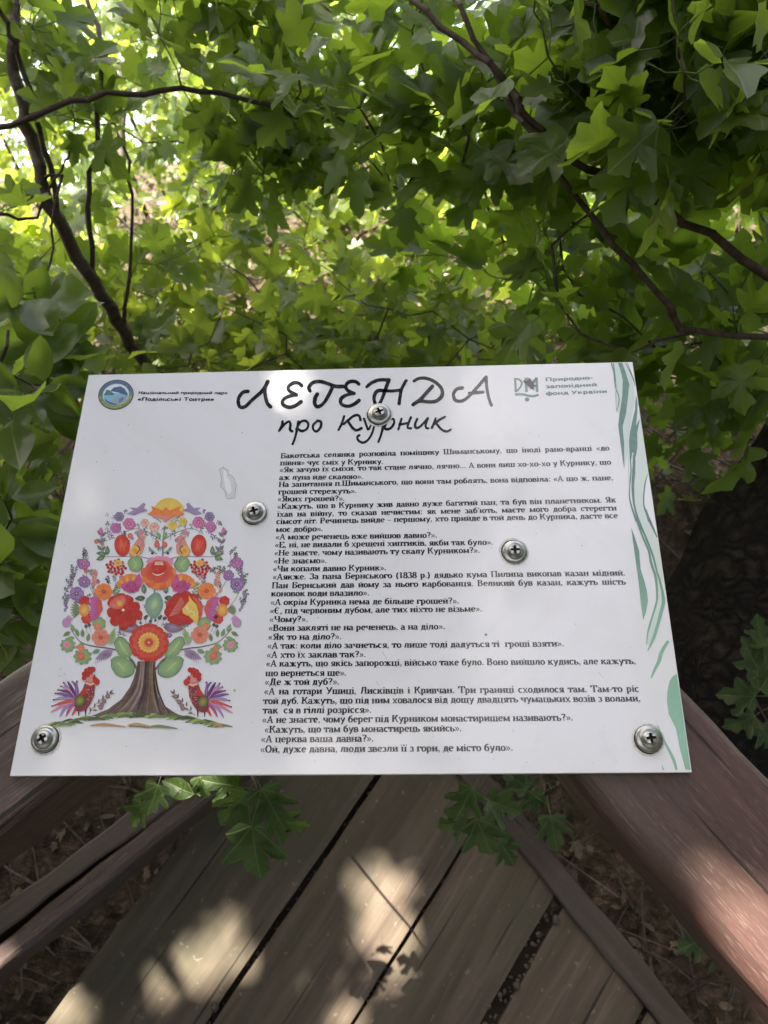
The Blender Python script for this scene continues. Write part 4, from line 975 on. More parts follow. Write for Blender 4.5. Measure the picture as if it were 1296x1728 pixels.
    for k in range(13):
        t = k / 12; a0 = (60 + 105 * t); cc = [LIL, PUR, ink(105, 70, 120), LIL, PNK, ink(120, 80, 130), PUR][k % 7] if t < .62 else [RED2, PNK, LIL, MAG][k % 4]
        tipx = np.interp(t, [0,.25,.5,.75,1], [180,100,50,20,45]) ; tipy = np.interp(t, [0,.25,.5,.75,1], [432,440,505,620,650])
        if t > .8: tipx = np.interp(t, [.8, 1], [60, 150]); tipy = np.interp(t, [.8, 1], [650, 640])
        mxp = (tipx + 185) / 2 - 6 + 14 * math.sin(k * 1.7); myp = (tipy + 545) / 2 - 26 * (1 - t)
        T.stroke([RZ(188, 545), RZ(mxp, myp), RZ(tipx, tipy)], zl(2 + k % 3), shade(cc, .85), [3.6, 5.6, 5.0, 1.2])
        T.stroke([RZ(180, 542), RZ(mxp + 3, myp + 3), RZ(tipx + 8, tipy - 2)], zl(6), shade(cc, 1.25), [.3, .8, .3])
        if t < .75: T.disc(*RZ(tipx, tipy), 1.6, 1.4, zl(7), ink(85, 60, 100))
    T.poly([RZ(a, b_) for a, b_ in [(175,610),(165,580),(180,530),(215,480),(230,440),(245,395),(275,385),(292,415),(290,465),(285,520),(265,565),(240,600),(205,615)]], zl(8), ink(145, 62, 72), ink(145, 62, 72))
    T.poly([RZ(a, b_) for a, b_ in [(180,545),(210,490),(232,465),(245,480),(240,510),(205,520),(195,560)]], zl(9), RED, RED)
    blob(*RZ(200, 550), 9, 11, ink(160, 165, 80), ink(95, 85, 60), 10, rot=.5)
    T.poly([RZ(a, b_) for a, b_ in [(232,440),(240,410),(262,385),(285,395),(290,450),(262,462)]], zl(10), SAL, SAL)
    for q in range(3): T.stroke([RZ(234, 430 + q * 14), RZ(262, 437 + q * 14), RZ(289, 430 + q * 13)], zl(11), [MAG, CRM, RED][q], 1.4, 1.2)
    for (qx, qy, r) in ((225,412,4.2),(226,388,4.6),(240,368,4.6),(258,358,4.4),(278,358,4.6),(262,372,4.6),(245,390,5)): T.disc(*RZ(qx, qy), r, r, zl(11), RED, shade(RED, .8), 9)
    T.poly([RZ(a, b_) for a, b_ in [(275,405),(290,398),(320,425),(318,445),(300,455),(282,440)]], zl(12), RED, RED); T.disc(*RZ(288, 396), 1.2, 1.2, zl(13), DBR)
    for q in range(26): T.disc(*RZ(R_.uniform(238,285), R_.uniform(475,560)), .9, .8, zl(12), SAL if q % 2 else CRM, SAL, 5)
    for lx in (190, 232): T.stroke([RZ(lx, 605), RZ(lx + 2, 640)], zl(7), DBR, 2.6, 1.6); T.poly([RZ(lx - 8, 585), RZ(lx + 12, 580), RZ(lx + 5, 615), RZ(lx - 2, 615)], zl(7), DBR, DBR)
    # sprig beside the rooster
    sprig(*RZ(250, 632), -PI / 4 if sg < 0 else -PI * .75, 50, 10, BRN, 3, 9, 3)
    for q in ((330,575),(345,552),(325,590),(368,520)): T.disc(*RZ(*q), 4, 4.2, zl(5), ink(180, 140, 145), BRN, 9)
SIDE[0] = 0
for q in range(70):
    a_ = R_.uniform(0, 2 * PI); rr_ = math.sqrt(R_.uniform(.12, 1)); x_ = 262 + 138 * rr_ * math.cos(a_); y_ = 985 + 118 * rr_ * math.sin(a_)
    sprig(x_, y_, R_.uniform(-PI, 0), R_.uniform(6, 12), 4, [GRY, GRN, BRN, PUR, DGR][q % 5], 2.0, 4.4, 0)
for q in range(26):
    a_ = R_.uniform(0, 2 * PI); rr_ = math.sqrt(R_.uniform(.2, 1)); flower(262 + 132 * rr_ * math.cos(a_), 980 + 110 * rr_ * math.sin(a_), R_.uniform(3, 5), 5, [LIL, PNK, SAL, PUR][q % 4], [PUR, MAG, RED2, LIL][q % 4], YEL, 1, dot=False)
# top flower
for k in range(9):
    a = -PI / 2 + (k - 4) * .27; petal(*Z3(740, 170), a, 27, 12, YEL, shade(YEL, .9), 5)
T.poly([Z3(a, b_) for a, b_ in [(608,172),(640,150),(630,122),(675,140),(700,150),(720,128),(742,150),(770,140),(815,120),(800,150),(836,172),(800,185),(770,188),(742,205),(718,225),(700,205),(650,188)]], zl(7), lambda p: ORG if p[1] < 870 else SAL)
for q in range(8): T.stroke([Z3(655 + q * 24, 150 + (q % 2) * 6), Z3(690 + q * 9, 190)], zl(8), shade(ORG, 1.2), 1.4, .6)
for q in range(5): T.stroke([Z3(640 + q * 8, 190 + q * 3), Z3(690, 215 + q * 2)], zl(3), GRY, .9, .5); T.stroke([Z3(800 - q * 8, 190 + q * 3), Z3(745, 215 + q * 2)], zl(3), GRY, .9, .5)
# middle red flower
cx_, cy_ = Z3(676, 515)
for k in range(14): a = 2 * PI * k / 14; petal(cx_, cy_ + 3, a, 30 if math.sin(a) > -.4 else 24, 14, ORG if math.sin(a) > 0 else SAL, RED2 if k % 2 else ORG, 6)
blob(*Z3(685, 460), 22, 9, SAL, PNK, 7, 9, .2); blob(*Z3(678, 520), 24, 19, RED, RED2, 8, 9, .1); blob(*Z3(678, 495), 13, 10, shade(RED, 1.1), RED, 10)
T.stroke([Z3(638,532), Z3(672,544), Z3(710,530)], zl(11), CRM, [.6, 2, .6])
for q in range(7): T.stroke([Z3(655 + q * 8, 480), Z3(662 + q * 6, 462)], zl(11), CRM, 1.4, .8)
# green pod
for P, c0, c1, lv in (([(600,690),(640,655),(675,650),(700,690),(700,740),(665,800),(630,800),(595,750)], GRN2, TEAL, 6), ([(640,700),(665,690),(670,720),(650,750),(630,740)], shade(GRN2, 1.2), GRN2, 8)):
    P = [Z3(*p) for p in P]; T.fan((sum(p[0] for p in P) / len(P), sum(p[1] for p in P) / len(P)), catmull(P + [P[0]], 3)[:-1], zl(lv), c0, c1)
# big left star flower
cx_, cy_ = Z3(462, 752)
for a, l, w_ in ((.35,34,15),(-.25,29,14),(1.0,32,15),(1.55,34,15),(2.2,32,15),(2.9,28,15),(-1.1,26,16),(-1.8,28,18),(-2.5,30,18)): petal(cx_, cy_, a, l, w_, RED, shade(RED, .9), 7)
for a in (-1.5, -2.1, -2.7): petal(cx_ - 3, cy_ - 2, a, 22, 12, SAL, RED2, 8)
blob(cx_ - 6, cy_ - 10, 6, 6, YEL, ORG, 10); T.disc(cx_, cy_ + 1, 2.6, 2.4, zl(11), CRM); 
for a in (.35, 1, 1.55, 2.2, 2.9): T.stroke([(cx_ + 6 * math.cos(a), cy_ + 6 * math.sin(a)), (cx_ + 26 * math.cos(a), cy_ + 26 * math.sin(a))], zl(10), shade(RED, .7), 1.0, .4)
# big right flower
blob(*Z3(825, 745), 32, 27, RED, shade(RED, .9), 7, 20, .1, rot=-.5)
for q in range(12): T.stroke([Z3(745 + q * 6, 790 - q * 10), Z3(800 + q * 3, 775 - q * 5)], zl(9), SAL, 1.6, .4)
T.poly([Z3(a, b_) for a, b_ in [(860,665),(875,690),(905,720),(920,770),(912,850),(890,820),(860,790),(825,775),(820,750),(845,720),(862,700)]], zl(9), YEL, YEL); blob(*Z3(862, 758), 10, 9, YEL, shade(YEL, .9), 11); T.poly([Z3(a, b_) for a, b_ in [(880,672),(920,690),(945,740),(940,790),(918,830),(925,770),(905,715)]], zl(11), RED2, RED2)
for k in range(9): T.disc(*Z3(838 + 8 * math.cos(k) + k * 7, 735 + 6 * math.sin(2 * k) + k * 6), 1.6, 1.6, zl(12), CRM)
T.poly([Z3(1010,800), Z3(1022,785), Z3(1040,790), Z3(1030,808), Z3(1015,806)], zl(13), DBR, DBR)
# chrysanthemum
cx_, cy_ = Z4(618, 197)
for n_, r, w_, c0, c1, lv in ((15, 34, 14, RED2, RED, 8), (13, 27, 11, RED, RED2, 10), (18, 18, 5, ORG, YEL, 12)):
    for k in range(n_): a = 2 * PI * k / n_; petal(cx_, cy_, a, r * (.96 if abs(math.sin(a)) > .7 else 1), w_, c0, c1, lv)
T.disc(cx_, cy_, 8, 7.5, zl(14), RED, RED2); T.disc(cx_, cy_, 1.5, 1.5, zl(15), CRM)
for q in range(8): T.disc(*Z3(560 + R_.uniform(-30,160), 810 + R_.uniform(-25,25)), 2.4, 2.4, zl(1), BRN, DBR, 8)
# trunk
trk = [(548,310),(658,310),(654,380),(655,450),(672,520),(712,580),(780,625),(860,662),(760,648),(680,640),(560,645),(450,640),(330,652),(270,640),(370,600),(450,540),(500,470),(525,410),(540,360)]
T.poly([Z4(*p) for p in trk], zl(1), ink(112, 90, 85), ink(112, 90, 85))
for k in range(26):
    t = min(1, max(0, k / 25 + R_.uniform(-.03, .03))); x0 = 554 + 98 * t; x1 = 330 + 420 * t + R_.uniform(-25, 25); xm = x0 + (x1 - x0) * R_.uniform(.16, .24)
    T.stroke([Z4(x0, 312), Z4(x0 + (xm - x0) * .3, 400), Z4(xm, 490), Z4((xm + x1) / 2, 580), Z4(x1, 638)], zl(3 + k % 2), [ink(88,70,68), ink(150,132,126), ink(100,78,72), ink(66,52,50), ink(135,105,80)][(k * 7 + k // 3) % 5], [1.2, R_.uniform(1.5,3), R_.uniform(1.5,4), 2, .8], caps=False)
# ground strokes
for k in range(46):
    t = k / 45; x = 30 + 1020 * t; y = 690 - 60 * math.sin(PI * min(1, max(0, t))) + R_.uniform(-6, 16) + (18 if t > .8 else 0) * (t - .8) * 5
    c = [ink(140,160,80), ink(95,115,75), ink(165,175,90), ink(110,140,80), ink(90,85,70), ink(75,95,60)][k % 6]
    T.stroke([Z4(x - 30, y + 8), Z4(x + 20, y - 4), Z4(x + 75, y + 4)], zl(3 + k % 4), c, [1.5, R_.uniform(4,7), 1.2])
for (x, y, l, c) in ((265,700,210,ink(195,140,95)), (490,698,140,ink(200,150,100)), (500,705,110,ink(100,110,75)), (610,710,180,ink(120,140,85)), (1010,700,60,ink(200,130,90)), (60,690,80,ink(110,130,80))):
    T.stroke([Z4(x, y), Z4(x + l * .4, y - 6), Z4(x + l, y + 8)], zl(8), c, [2, 5.5, 1.4])
T.build('painted_flower_tree')

# ------------------------------------------------------------------ wear marks on the sheet
wm = Print(); ZW = lambda p: zz(140, 600, 2.492, p)
tear = [(572,480),(590,468),(605,478),(612,500),(628,508),(640,535),(645,550),(640,600),(615,604),(600,590),(590,560),(578,545),(582,515)]
wm.poly(ZW(tear), 0.0001, (.60, .60, .60, 1)); 
for i in range(len(tear)):
    a, b_ = tear[i], tear[(i + 1) % len(tear)]; wm.stroke(ZW([a, ((a[0] + b_[0]) / 2 + R_.uniform(-4, 4), (a[1] + b_[1]) / 2 + R_.uniform(-3, 3)), b_]), 0.00013 + i * 2e-6, (.22, .22, .21, 1), .9, .4, caps=False)
wm.poly(ZW([(590,480),(602,488),(606,510),(620,530),(626,570),(612,585),(600,560),(592,520)]), 0.00016, (.74, .74, .74, 1))
for (x, y, l, a) in ((505,870,12,1.2),(635,1150,8,1.0),(1010,1135,14,.8),(250,760,5,2),(100,1130,8,-.6),(107,1136,6,.6),(98,1140,7,.2),(645,1100,16,1.0),(865,1230,7,1.3),(575,1133,4,1),(178,650+110,3,1),(140,650+90,3,0),(820,1072,3,1),(395,1163,2,0)):
    wm.stroke([(x, y), (x + l * math.cos(a), y + l * math.sin(a))], 0.00013, (.40, .40, .36, 1), 1.0, .4, caps=False)
wm.disc(820, 1071, 2.2, 2, .0002, (.12, .13, .08, 1), n=8); wm.disc(396, 1165, 2.4, 2.2, .0002, (.55, .56, .2, 1), n=8)
for k in range(40):
    x, y = R_.uniform(60, 1120), R_.uniform(650, 1290)
    wm.disc(x, y, R_.uniform(.5, .9), R_.uniform(.5, .9), .0006, (.10, .10, .08, 1), n=5)
tag(wm.build('wear_marks'), kind='stuff')

# ------------------------------------------------------------------ screws
def screw(px, py, r, tilt, rot, grime):
    c = at(px, py, ZB + .003)
    s = empty('screw', (c.x, c.y, ZB)); s.parent = board; s.location = (c.x, c.y, 0)
    prof = [(0.0, .0050), (.22, .0049), (.42, .0044), (.56, .0036), (.64, .0026), (.70, .0019), (.80, .0017), (.93, .0015), (1.0, .0009), (1.01, 0.0)]
    n = 40; V = []; Fc = []
    for i, (rr, zz_) in enumerate(prof[1:]):
        for k in range(n): a = 2 * PI * k / n; V.append((rr * r * math.cos(a), rr * r * math.sin(a), zz_))
    m_ = len(prof) - 1
    for i in range(m_ - 1):
        for k in range(n): a = i * n + k; b_ = i * n + (k + 1) % n; Fc.append((a, a + n, b_ + n, b_))
    # cross recess: the inner disc (0.22 r) is replaced by a sunk cross
    bm = bmesh.new()
    vs = [bm.verts.new(v) for v in V]
    for f in Fc: bm.faces.new([vs[i] for i in f])
    L, W = .36 * r, .085 * r
    cross = [(L, -W), (L, W), (W * 1.3, W * 1.3), (W, L), (-W, L), (-W * 1.3, W * 1.3), (-L, W), (-L, -W), (-W * 1.3, -W * 1.3), (-W, -L), (W, -L), (W * 1.3, -W * 1.3)]
    top = vs[:n]
    for v in bm.verts[:] if False else []: pass
    # enlarge the inner ring to sit outside the cross
    for k, v in enumerate(top): a = 2 * PI * k / n; v.co = (.42 * r * math.cos(a), .42 * r * math.sin(a), .00475)
    for k, v in enumerate(vs[n:2 * n]): a = 2 * PI * k / n; v.co = (.48 * r * math.cos(a), .48 * r * math.sin(a), .0043)
    cv = [bm.verts.new((x, y, .0050)) for x, y in cross]; cb = [bm.verts.new((x * .7, y * .7, .0028)) for x, y in cross]
    e1 = [bm.edges.new((top[k], top[(k + 1) % n])) if not bm.edges.get((top[k], top[(k + 1) % n])) else bm.edges.get((top[k], top[(k + 1) % n])) for k in range(n)]
    e2 = [bm.edges.new((cv[k], cv[(k + 1) % 12])) for k in range(12)]
    bmesh.ops.triangle_fill(bm, edges=e1 + e2, use_beauty=True)
    rf = []
    for k in range(12): rf.append(bm.faces.new((cv[k], cb[k], cb[(k + 1) % 12], cv[(k + 1) % 12])))
    rf.append(bm.faces.new(cb)); 
    for f in rf: f.material_index = 1
    for f in list(bm.faces):
        if f not in rf and all((v in cv) for v in f.verts): bm.faces.remove(f)
    bm.normal_update()
    for f in bm.faces:
        f.smooth = f.material_index == 0 and len(f.verts) == 4
        if f.normal.z < 0 and f.material_index == 0 : f.normal_flip()
    me = bpy.data.meshes.new('screw_head'); bm.to_mesh(me); bm.free(); me.materials.append(M_STEEL); me.materials.append(M_RECESS)
    h = bpy.data.objects.new('screw_head', me); col.objects.link(h); h.parent = s; h.rotation_euler = (tilt[0], tilt[1], rot); h.location = (0, 0, .0003)
    # ring of grime / torn print around the head
    V = [(0, 0, .0002)]; nn = 36; rr = random.Random(int(px))
    Fc = []
    for k in range(nn):
        a = 2 * PI * k / nn; q = r * (1.01 + .035 * rr.random() + .09 * max(0, math.cos(a - grime))); V.append((q * math.cos(a), q * math.sin(a), .00022))
    for k in range(nn): Fc.append((0, 1 + k, 1 + (k + 1) % nn))
    gobj = mesh_obj('grime_ring', V, Fc, M_GRIMED, None); gobj.parent = s
    V = [(0, 0, .00014)]; Fc = []
    for k in range(nn):
        a = 2 * PI * k / nn; q = r * (1.12 + .05 * rr.random() + .16 * max(0, math.cos(a - grime))); V.append((q * math.cos(a), q * math.sin(a), .00016))
    for k in range(nn): Fc.append((0, 1 + k, 1 + (k + 1) % nn))
    g2 = mesh_obj('grime_halo', V, Fc, M_HALO, None); g2.parent = s
M_HALO = simple('pale_dirt_halo', (0.66, 0.655, 0.60), 0.6, 0.3, 0, 700, 0.35)
screw(640, 696, .0086, (.02, .01), .35, 3.6)
screw(429, 863, .0086, (.03, .03), .3, -2.5)
screw(869, 929, .0083, (0, -.02), .0, 2.6)
screw(72.5, 1246, .0084, (.05, .02), .6, -.4)
screw(1097, 1246, .0083, (-.02, .01), .1, 3.8)

# ------------------------------------------------------------------ terrain and water
def hgt(x, y):
    s_ = 0.62 * y + 0.12 * x - 0.9
    z = -0.16
    if y > 0.5: z -= 0.80 * (y - 0.5) ** 2 / (y - 0.5 + 0.35)
    if y > 6: z -= 0.4 * (y - 6)
    z += 0.05 * math.sin(x * 2.1 + y) + 0.04 * math.sin(y * 3.3 - x) + 0.012 * math.sin(x * 17 + y * 9) * (1 if abs(x) < 4 else 0)
    return max(z, -24.0)
def axis_vals(fine, lo, hi, step, far):
    a = list(np.arange(lo, hi + 1e-6, step)); d = step; q = a[-1]
    while q < far: d *= 1.35; q += d; a.append(q)
    d = step; q = a[0]
    while q > -far: d *= 1.35; q -= d; a.insert(0, q)
    return a
xs, ys = axis_vals(1, -5, 5, 0.09, 900), axis_vals(1, -2.5, 9, 0.09, 900)
ys = [y for y in ys if y < 60]
V = []; Fc = []
for y in ys:
    for x in xs: V.append((x, y, hgt(x, y) + (random.uniform(-.012, .012) if abs(x) < 5 and y < 9 else 0)))
nx_ = len(xs)
for j in range(len(ys) - 1):
    for i in range(nx_ - 1): a = j * nx_ + i; Fc.append((a, a + 1, a + nx_ + 1, a + nx_))
def ground_mat():
    m, n, out = mat('leaf_littered_soil'); b = NB(n); oc = objcoord(b, False)
    n1 = b.noise(oc, 2.2, 5, 0.6); n2 = b.noise(oc, 38, 5, 0.7); n3 = b.noise(oc, 9, 4, 0.6)
    c = b.ramp(n2, [(0.3, (0.030, 0.022, 0.015)), (0.52, (0.085, 0.062, 0.042)), (0.72, (0.20, 0.15, 0.11))])
    c = b.mix(b.mapr(n1, 0.5, 0.7, 0, 0.5), c, (0.06, 0.075, 0.025))
    p = b.bsdf(c, 0.95, b.bump(b.math('ADD', n2, n3), 0.8, 0.02), spec=0.15)
    b.link(p.outputs[0], out.inputs[0]); return m
tag(mesh_obj('ground', V, Fc, ground_mat(), smooth=True), kind='structure')
def water_mat():
    m, n, out = mat('hazy_river_water'); b = NB(n); oc = objcoord(b, False)
    n1 = b.noise(b.mapping(oc, (0.8, 1.6, 1)), 1.0, 4, 0.6)
    p = b.bsdf((0.22, 0.30, 0.29), 0.12, b.bump(n1, 0.4, 0.3), spec=0.5)
    b.link(p.outputs[0], out.inputs[0]); return m
tag(mesh_obj('water', [(-2500, 20, -22.5), (2500, 20, -22.5), (2500, 3000, -22.5), (-2500, 3000, -22.5)], [(0, 1, 2, 3)], water_mat()), kind='structure')
V = []; Fc = []; nh = 60
for i in range(nh + 1):
    x = -2400 + 4800 * i / nh; r_ = random.random()
    for (yy, zz_) in ((700, -24), (820, 15 + 22 * r_), (1000, 50 + 30 * math.sin(i * .5) + 12 * r_), (1500, 60 + 25 * math.sin(i * .3))): V.append((x, yy + 60 * math.sin(i * .7), zz_))
for i in range(nh):
    for k in range(3): a = i * 4 + k; Fc.append((a, a + 4, a + 5, a + 1))
tag(mesh_obj('hills', V, Fc, simple('far_wooded_hill', (0.05, 0.075, 0.03), 0.9, 0.2, 0, .02), smooth=True), kind='structure')

# ------------------------------------------------------------------ leaves
def half_outline(kind):
    if kind == 'maple':
        return [(0, 0), (.10, -.05), (.22, -.07), (.36, -.02), (.44, .07), (.42, .16), (.30, .23), (.36, .31), (.50, .42), (.60, .55), (.55, .64), (.43, .62), (.34, .60), (.22, .56), (.215, .68), (.28, .80), (.22, .87), (.14, .90), (.08, 1.0), (0, 1.06)]
    if kind == 'maple_lo':
        return [(0, 0), (.22, -.07), (.43, .06), (.30, .23), (.59, .55), (.50, .64), (.22, .56), (.26, .82), (.12, .92), (0, 1.06)]
    if kind == 'oval':
        return [(0, 0), (.12, .08), (.24, .24), (.30, .45), (.26, .66), (.15, .86), (0, 1.02)]
    return [(0, 0), (.2, .18), (.27, .5), (.15, .82), (0, 1.0)]
def leaf_mesh(kind, seed, rings=(0.0, 0.55, 1.0), petiole=0.55, curl=1.0):
    r = random.Random(seed); h = half_outline(kind)
    jit = 0.035 if 'maple' in kind else 0.02
    right = [(x + (r.uniform(-jit, jit) if 0 < i < len(h) - 1 else 0), y + (r.uniform(-jit, jit) if 0 < i < len(h) - 1 else 0)) for i, (x, y) in enumerate(h)]
    left = [(-x * r.uniform(.92, 1.05) + (r.uniform(-jit, jit) if 0 < i < len(h) - 1 else 0), y + (r.uniform(-jit, jit) if 0 < i < len(h) - 1 else 0)) for i, (x, y) in enumerate(h)][::-1][1:-1]
    out = right + left; n = len(out); cen = (0, .33)
    f1, f2, f3, f4 = r.uniform(.05, .45) * curl, r.uniform(-.5, .1) * curl, r.uniform(-.12, .12) * curl, r.uniform(0, 6)
    def z(x, y):
        q = f1 * abs(x) * (1 - .5 * abs(x)) + f2 * y * y * .6 + f3 * x * 2 + .05 * curl * math.sin(7 * x + f4) * math.sin(6 * y + f4)
        return q
    V = []; UV = []
    if len(rings) == 3:
        V.append((cen[0], cen[1])); Fc = []
        mid = [(cen[0] + (x - cen[0]) * .55, cen[1] + (y - cen[1]) * .55) for x, y in out]
        V += mid + out
        for k in range(n):
            k2 = (k + 1) % n; Fc.append((0, 1 + k, 1 + k2)); Fc.append((1 + k, 1 + n + k, 1 + n + k2, 1 + k2))
    else:
        V = [cen] + out; Fc = [(0, 1 + k, 1 + (k + 1) % n) for k in range(n)]
    P = [(x, y + petiole, z(x, y)) for x, y in V]; UV = [(x, y, 0) for x, y in V]
    # petiole
    if petiole > 0:
        b0 = len(P); w_ = .014; z0 = z(0, 0)
        for t in (0, .5, 1):
            y = petiole * t; zz_ = z0 * t * t - .06 * math.sin(PI * t)
            for (dx, dz) in ((-w_, 0), (w_, 0), (0, -w_ * 1.6)): P.append((dx, y, zz_ + dz - .002)); UV.append((.0, 0, 0))
        for s_ in range(2):
            for k in range(3): a = b0 + s_ * 3 + k; c = b0 + s_ * 3 + (k + 1) % 3; Fc.append((a, c, c + 3, a + 3))
    return np.array(P), Fc, np.array(UV)
HI = {k: [] for k in ('maple', 'oval')}
LO = {}
for k in ('maple', 'oval'):
    for s_ in range(8):
        P, Fc, UV = leaf_mesh(k, s_ * 7 + 3, (0, .55, 1), 0.62 if k == 'maple' else .18, 1.6)
        HI[k].append((P, Fc, UV))
for k, src in (('maple', 'maple_lo'), ('oval', 'tiny')):
    LO[k] = []
    for s_ in range(6):
        P, Fc, UV = leaf_mesh(src, s_ * 5 + 1, (0, 1), 0.5 if k == 'maple' else .15, 1.0)
        # triangulate everything for the joined meshes
        F3 = []
        for f in Fc:
            for q in range(1, len(f) - 1): F3.append((f[0], f[q], f[q + 1]))
        LO[k].append((P, np.array(F3), UV))
LO['canopy'] = []
for s_ in range(6):
    P, Fc, UV = leaf_mesh('maple_lo', s_ * 5 + 1, (0, 1), 0.0, 1.0); LO['canopy'].append((P + np.array([0, .4, 0]), np.array(Fc), UV))
leaf_me_cache = {}
def leaf_me(kind, i, m):
    key = (kind, i, m.name)
    if key not in leaf_me_cache:
        P, Fc, UV = HI[kind][i]
        me = bpy.data.meshes.new('leaf'); me.from_pydata(P.tolist(), [], Fc); me.materials.append(m)
        a = me.attributes.new('tint', 'FLOAT', 'POINT'); a.data.foreach_set('value', np.full(len(P), (i * .37) % 1, dtype=np.float32))
        a = me.attributes.new('leafuv', 'FLOAT_VECTOR', 'POINT'); a.data.foreach_set('vector', UV.astype(np.float32).ravel())
        me.polygons.foreach_set('use_smooth', [True] * len(me.polygons)); me.update()
        leaf_me_cache[key] = me
    return leaf_me_cache[key]
def joined_leaves(name, LL, m, parent, kind='maple', joinkind='stuff'):
    """LL: list of (pos, R(3x3), scale, kind)"""
    VV = []; FF = []; TT = []; UU = []; off = 0
    for i, (p, R3, sc_, kd) in enumerate(LL):
        P, F3, UV = LO[kd][i % 6]
        VV.append((P * sc_) @ R3.T + p); FF.append(F3 + off); TT.append(np.full(len(P), rng.random())); UU.append(UV); off += len(P)
    V = np.concatenate(VV); Fa = np.concatenate(FF); T_ = np.concatenate(TT); U = np.concatenate(UU)
    me = bpy.data.meshes.new(name); me.vertices.add(len(V)); me.vertices.foreach_set('co', V.astype(np.float32).ravel())
    me.loops.add(Fa.size); me.loops.foreach_set('vertex_index', Fa.astype(np.int32).ravel())
    me.polygons.add(len(Fa)); me.polygons.foreach_set('loop_start', np.arange(0, Fa.size, 3, dtype=np.int32)); me.polygons.foreach_set('loop_total', np.full(len(Fa), 3, dtype=np.int32))
    me.materials.append(m)
    a = me.attributes.new('tint', 'FLOAT', 'POINT'); a.data.foreach_set('value', T_.astype(np.float32))
    a = me.attributes.new('leafuv', 'FLOAT_VECTOR', 'POINT'); a.data.foreach_set('vector', U.astype(np.float32).ravel())
    me.update(calc_edges=True); me.validate()
    o = bpy.data.objects.new(name, me); col.objects.link(o)
    if parent is not None: o.parent = parent
    o['kind'] = joinkind
    return o
def leaf_R(dirv, nrm):
    """Y axis of the leaf along dirv, Z roughly along nrm"""
    y = dirv / (np.linalg.norm(dirv) + 1e-9); z = nrm - y * (nrm @ y); z /= (np.linalg.norm(z) + 1e-9); x = np.cross(y, z)
    return np.stack([x, y, z], axis=1)

# sun holes: places where the photograph shows direct light; leaves on those sun rays are left out of the crowns
TS = np.array(TO_SUN)
HOLES = []
def hole(px, py, z, r): p = at(px, py, z); HOLES.append((np.array(p), r))
for (px, py, r) in ((636, 1500, .030), (650, 1570, .027), (372, 1600, .024), (268, 1662, .013), (95, 1708, .026), (440, 1640, .012), (575, 1705, .018), (700, 1335, .007)): hole(px, py, 0, r)
for (px, py, r) in ((1215, 1500, .012), (1262, 1590, .020), (1290, 1650, .024)): hole(px, py, .69, r)
for (px, py, r) in ((1010, 1510, .010),): hole(px, py, -.15, r)
def in_hole(P, margin):
    bad = np.zeros(len(P), bool)
    for c, r in HOLES:
        d = P - c; t = d @ TS; q = d - t[:, None] * TS
        bad |= (t > 0.02) & (np.linalg.norm(q, axis=1) < r + margin)
    return bad
def hole_hit(L):
    bad = np.zeros(len(L), bool); P0 = np.array([l[0] for l in L]); Rr = np.array([l[1] for l in L]); S = np.array([l[2] for l in L])
    O = np.array([(x, y + .5, 0) for x, y in half_outline('maple_lo')] + [(-x, y + .5, 0) for x, y in half_outline('maple_lo')] + [(0, .8, 0), (.25, .9, 0), (-.25, .9, 0), (.15, 1.2, 0), (-.15, 1.2, 0), (0, .25, 0)])
    for v in O:
        W = P0 + (Rr @ v) * S[:, None]; bad |= in_hole(W, 0.004)
    return bad
BQ = [(150, 633), (1067, 611), (1167, 1305), (17, 1312)]
def keep_mask(P, size):
    """drop leaves that would stand between the camera and the board, or against the lens"""
    x, y, d, ok = projn(P)
    m_ = 1300 * size / np.maximum(d, .1)
    bad = ok & (d < .62)
    dz = ZB + .02
    inb = ok & (x > -60) & (x < 1240) & (y > 608 - m_ * .55) & (P[:, 2] > ZB - .02) & (P[:, 1] < .30)
    bad |= inb
    below = ok & (y > 1296) & (d < 1.35) & (x > -20) & (x < 1330)
    bad |= below
    # nothing pierces the board or rails
    bad |= (np.abs(P[:, 0]) < .30) & (P[:, 1] > -.25) & (P[:, 1] < .19) & (P[:, 2] > .55) & (P[:, 2] < 1.3)
    return ~bad

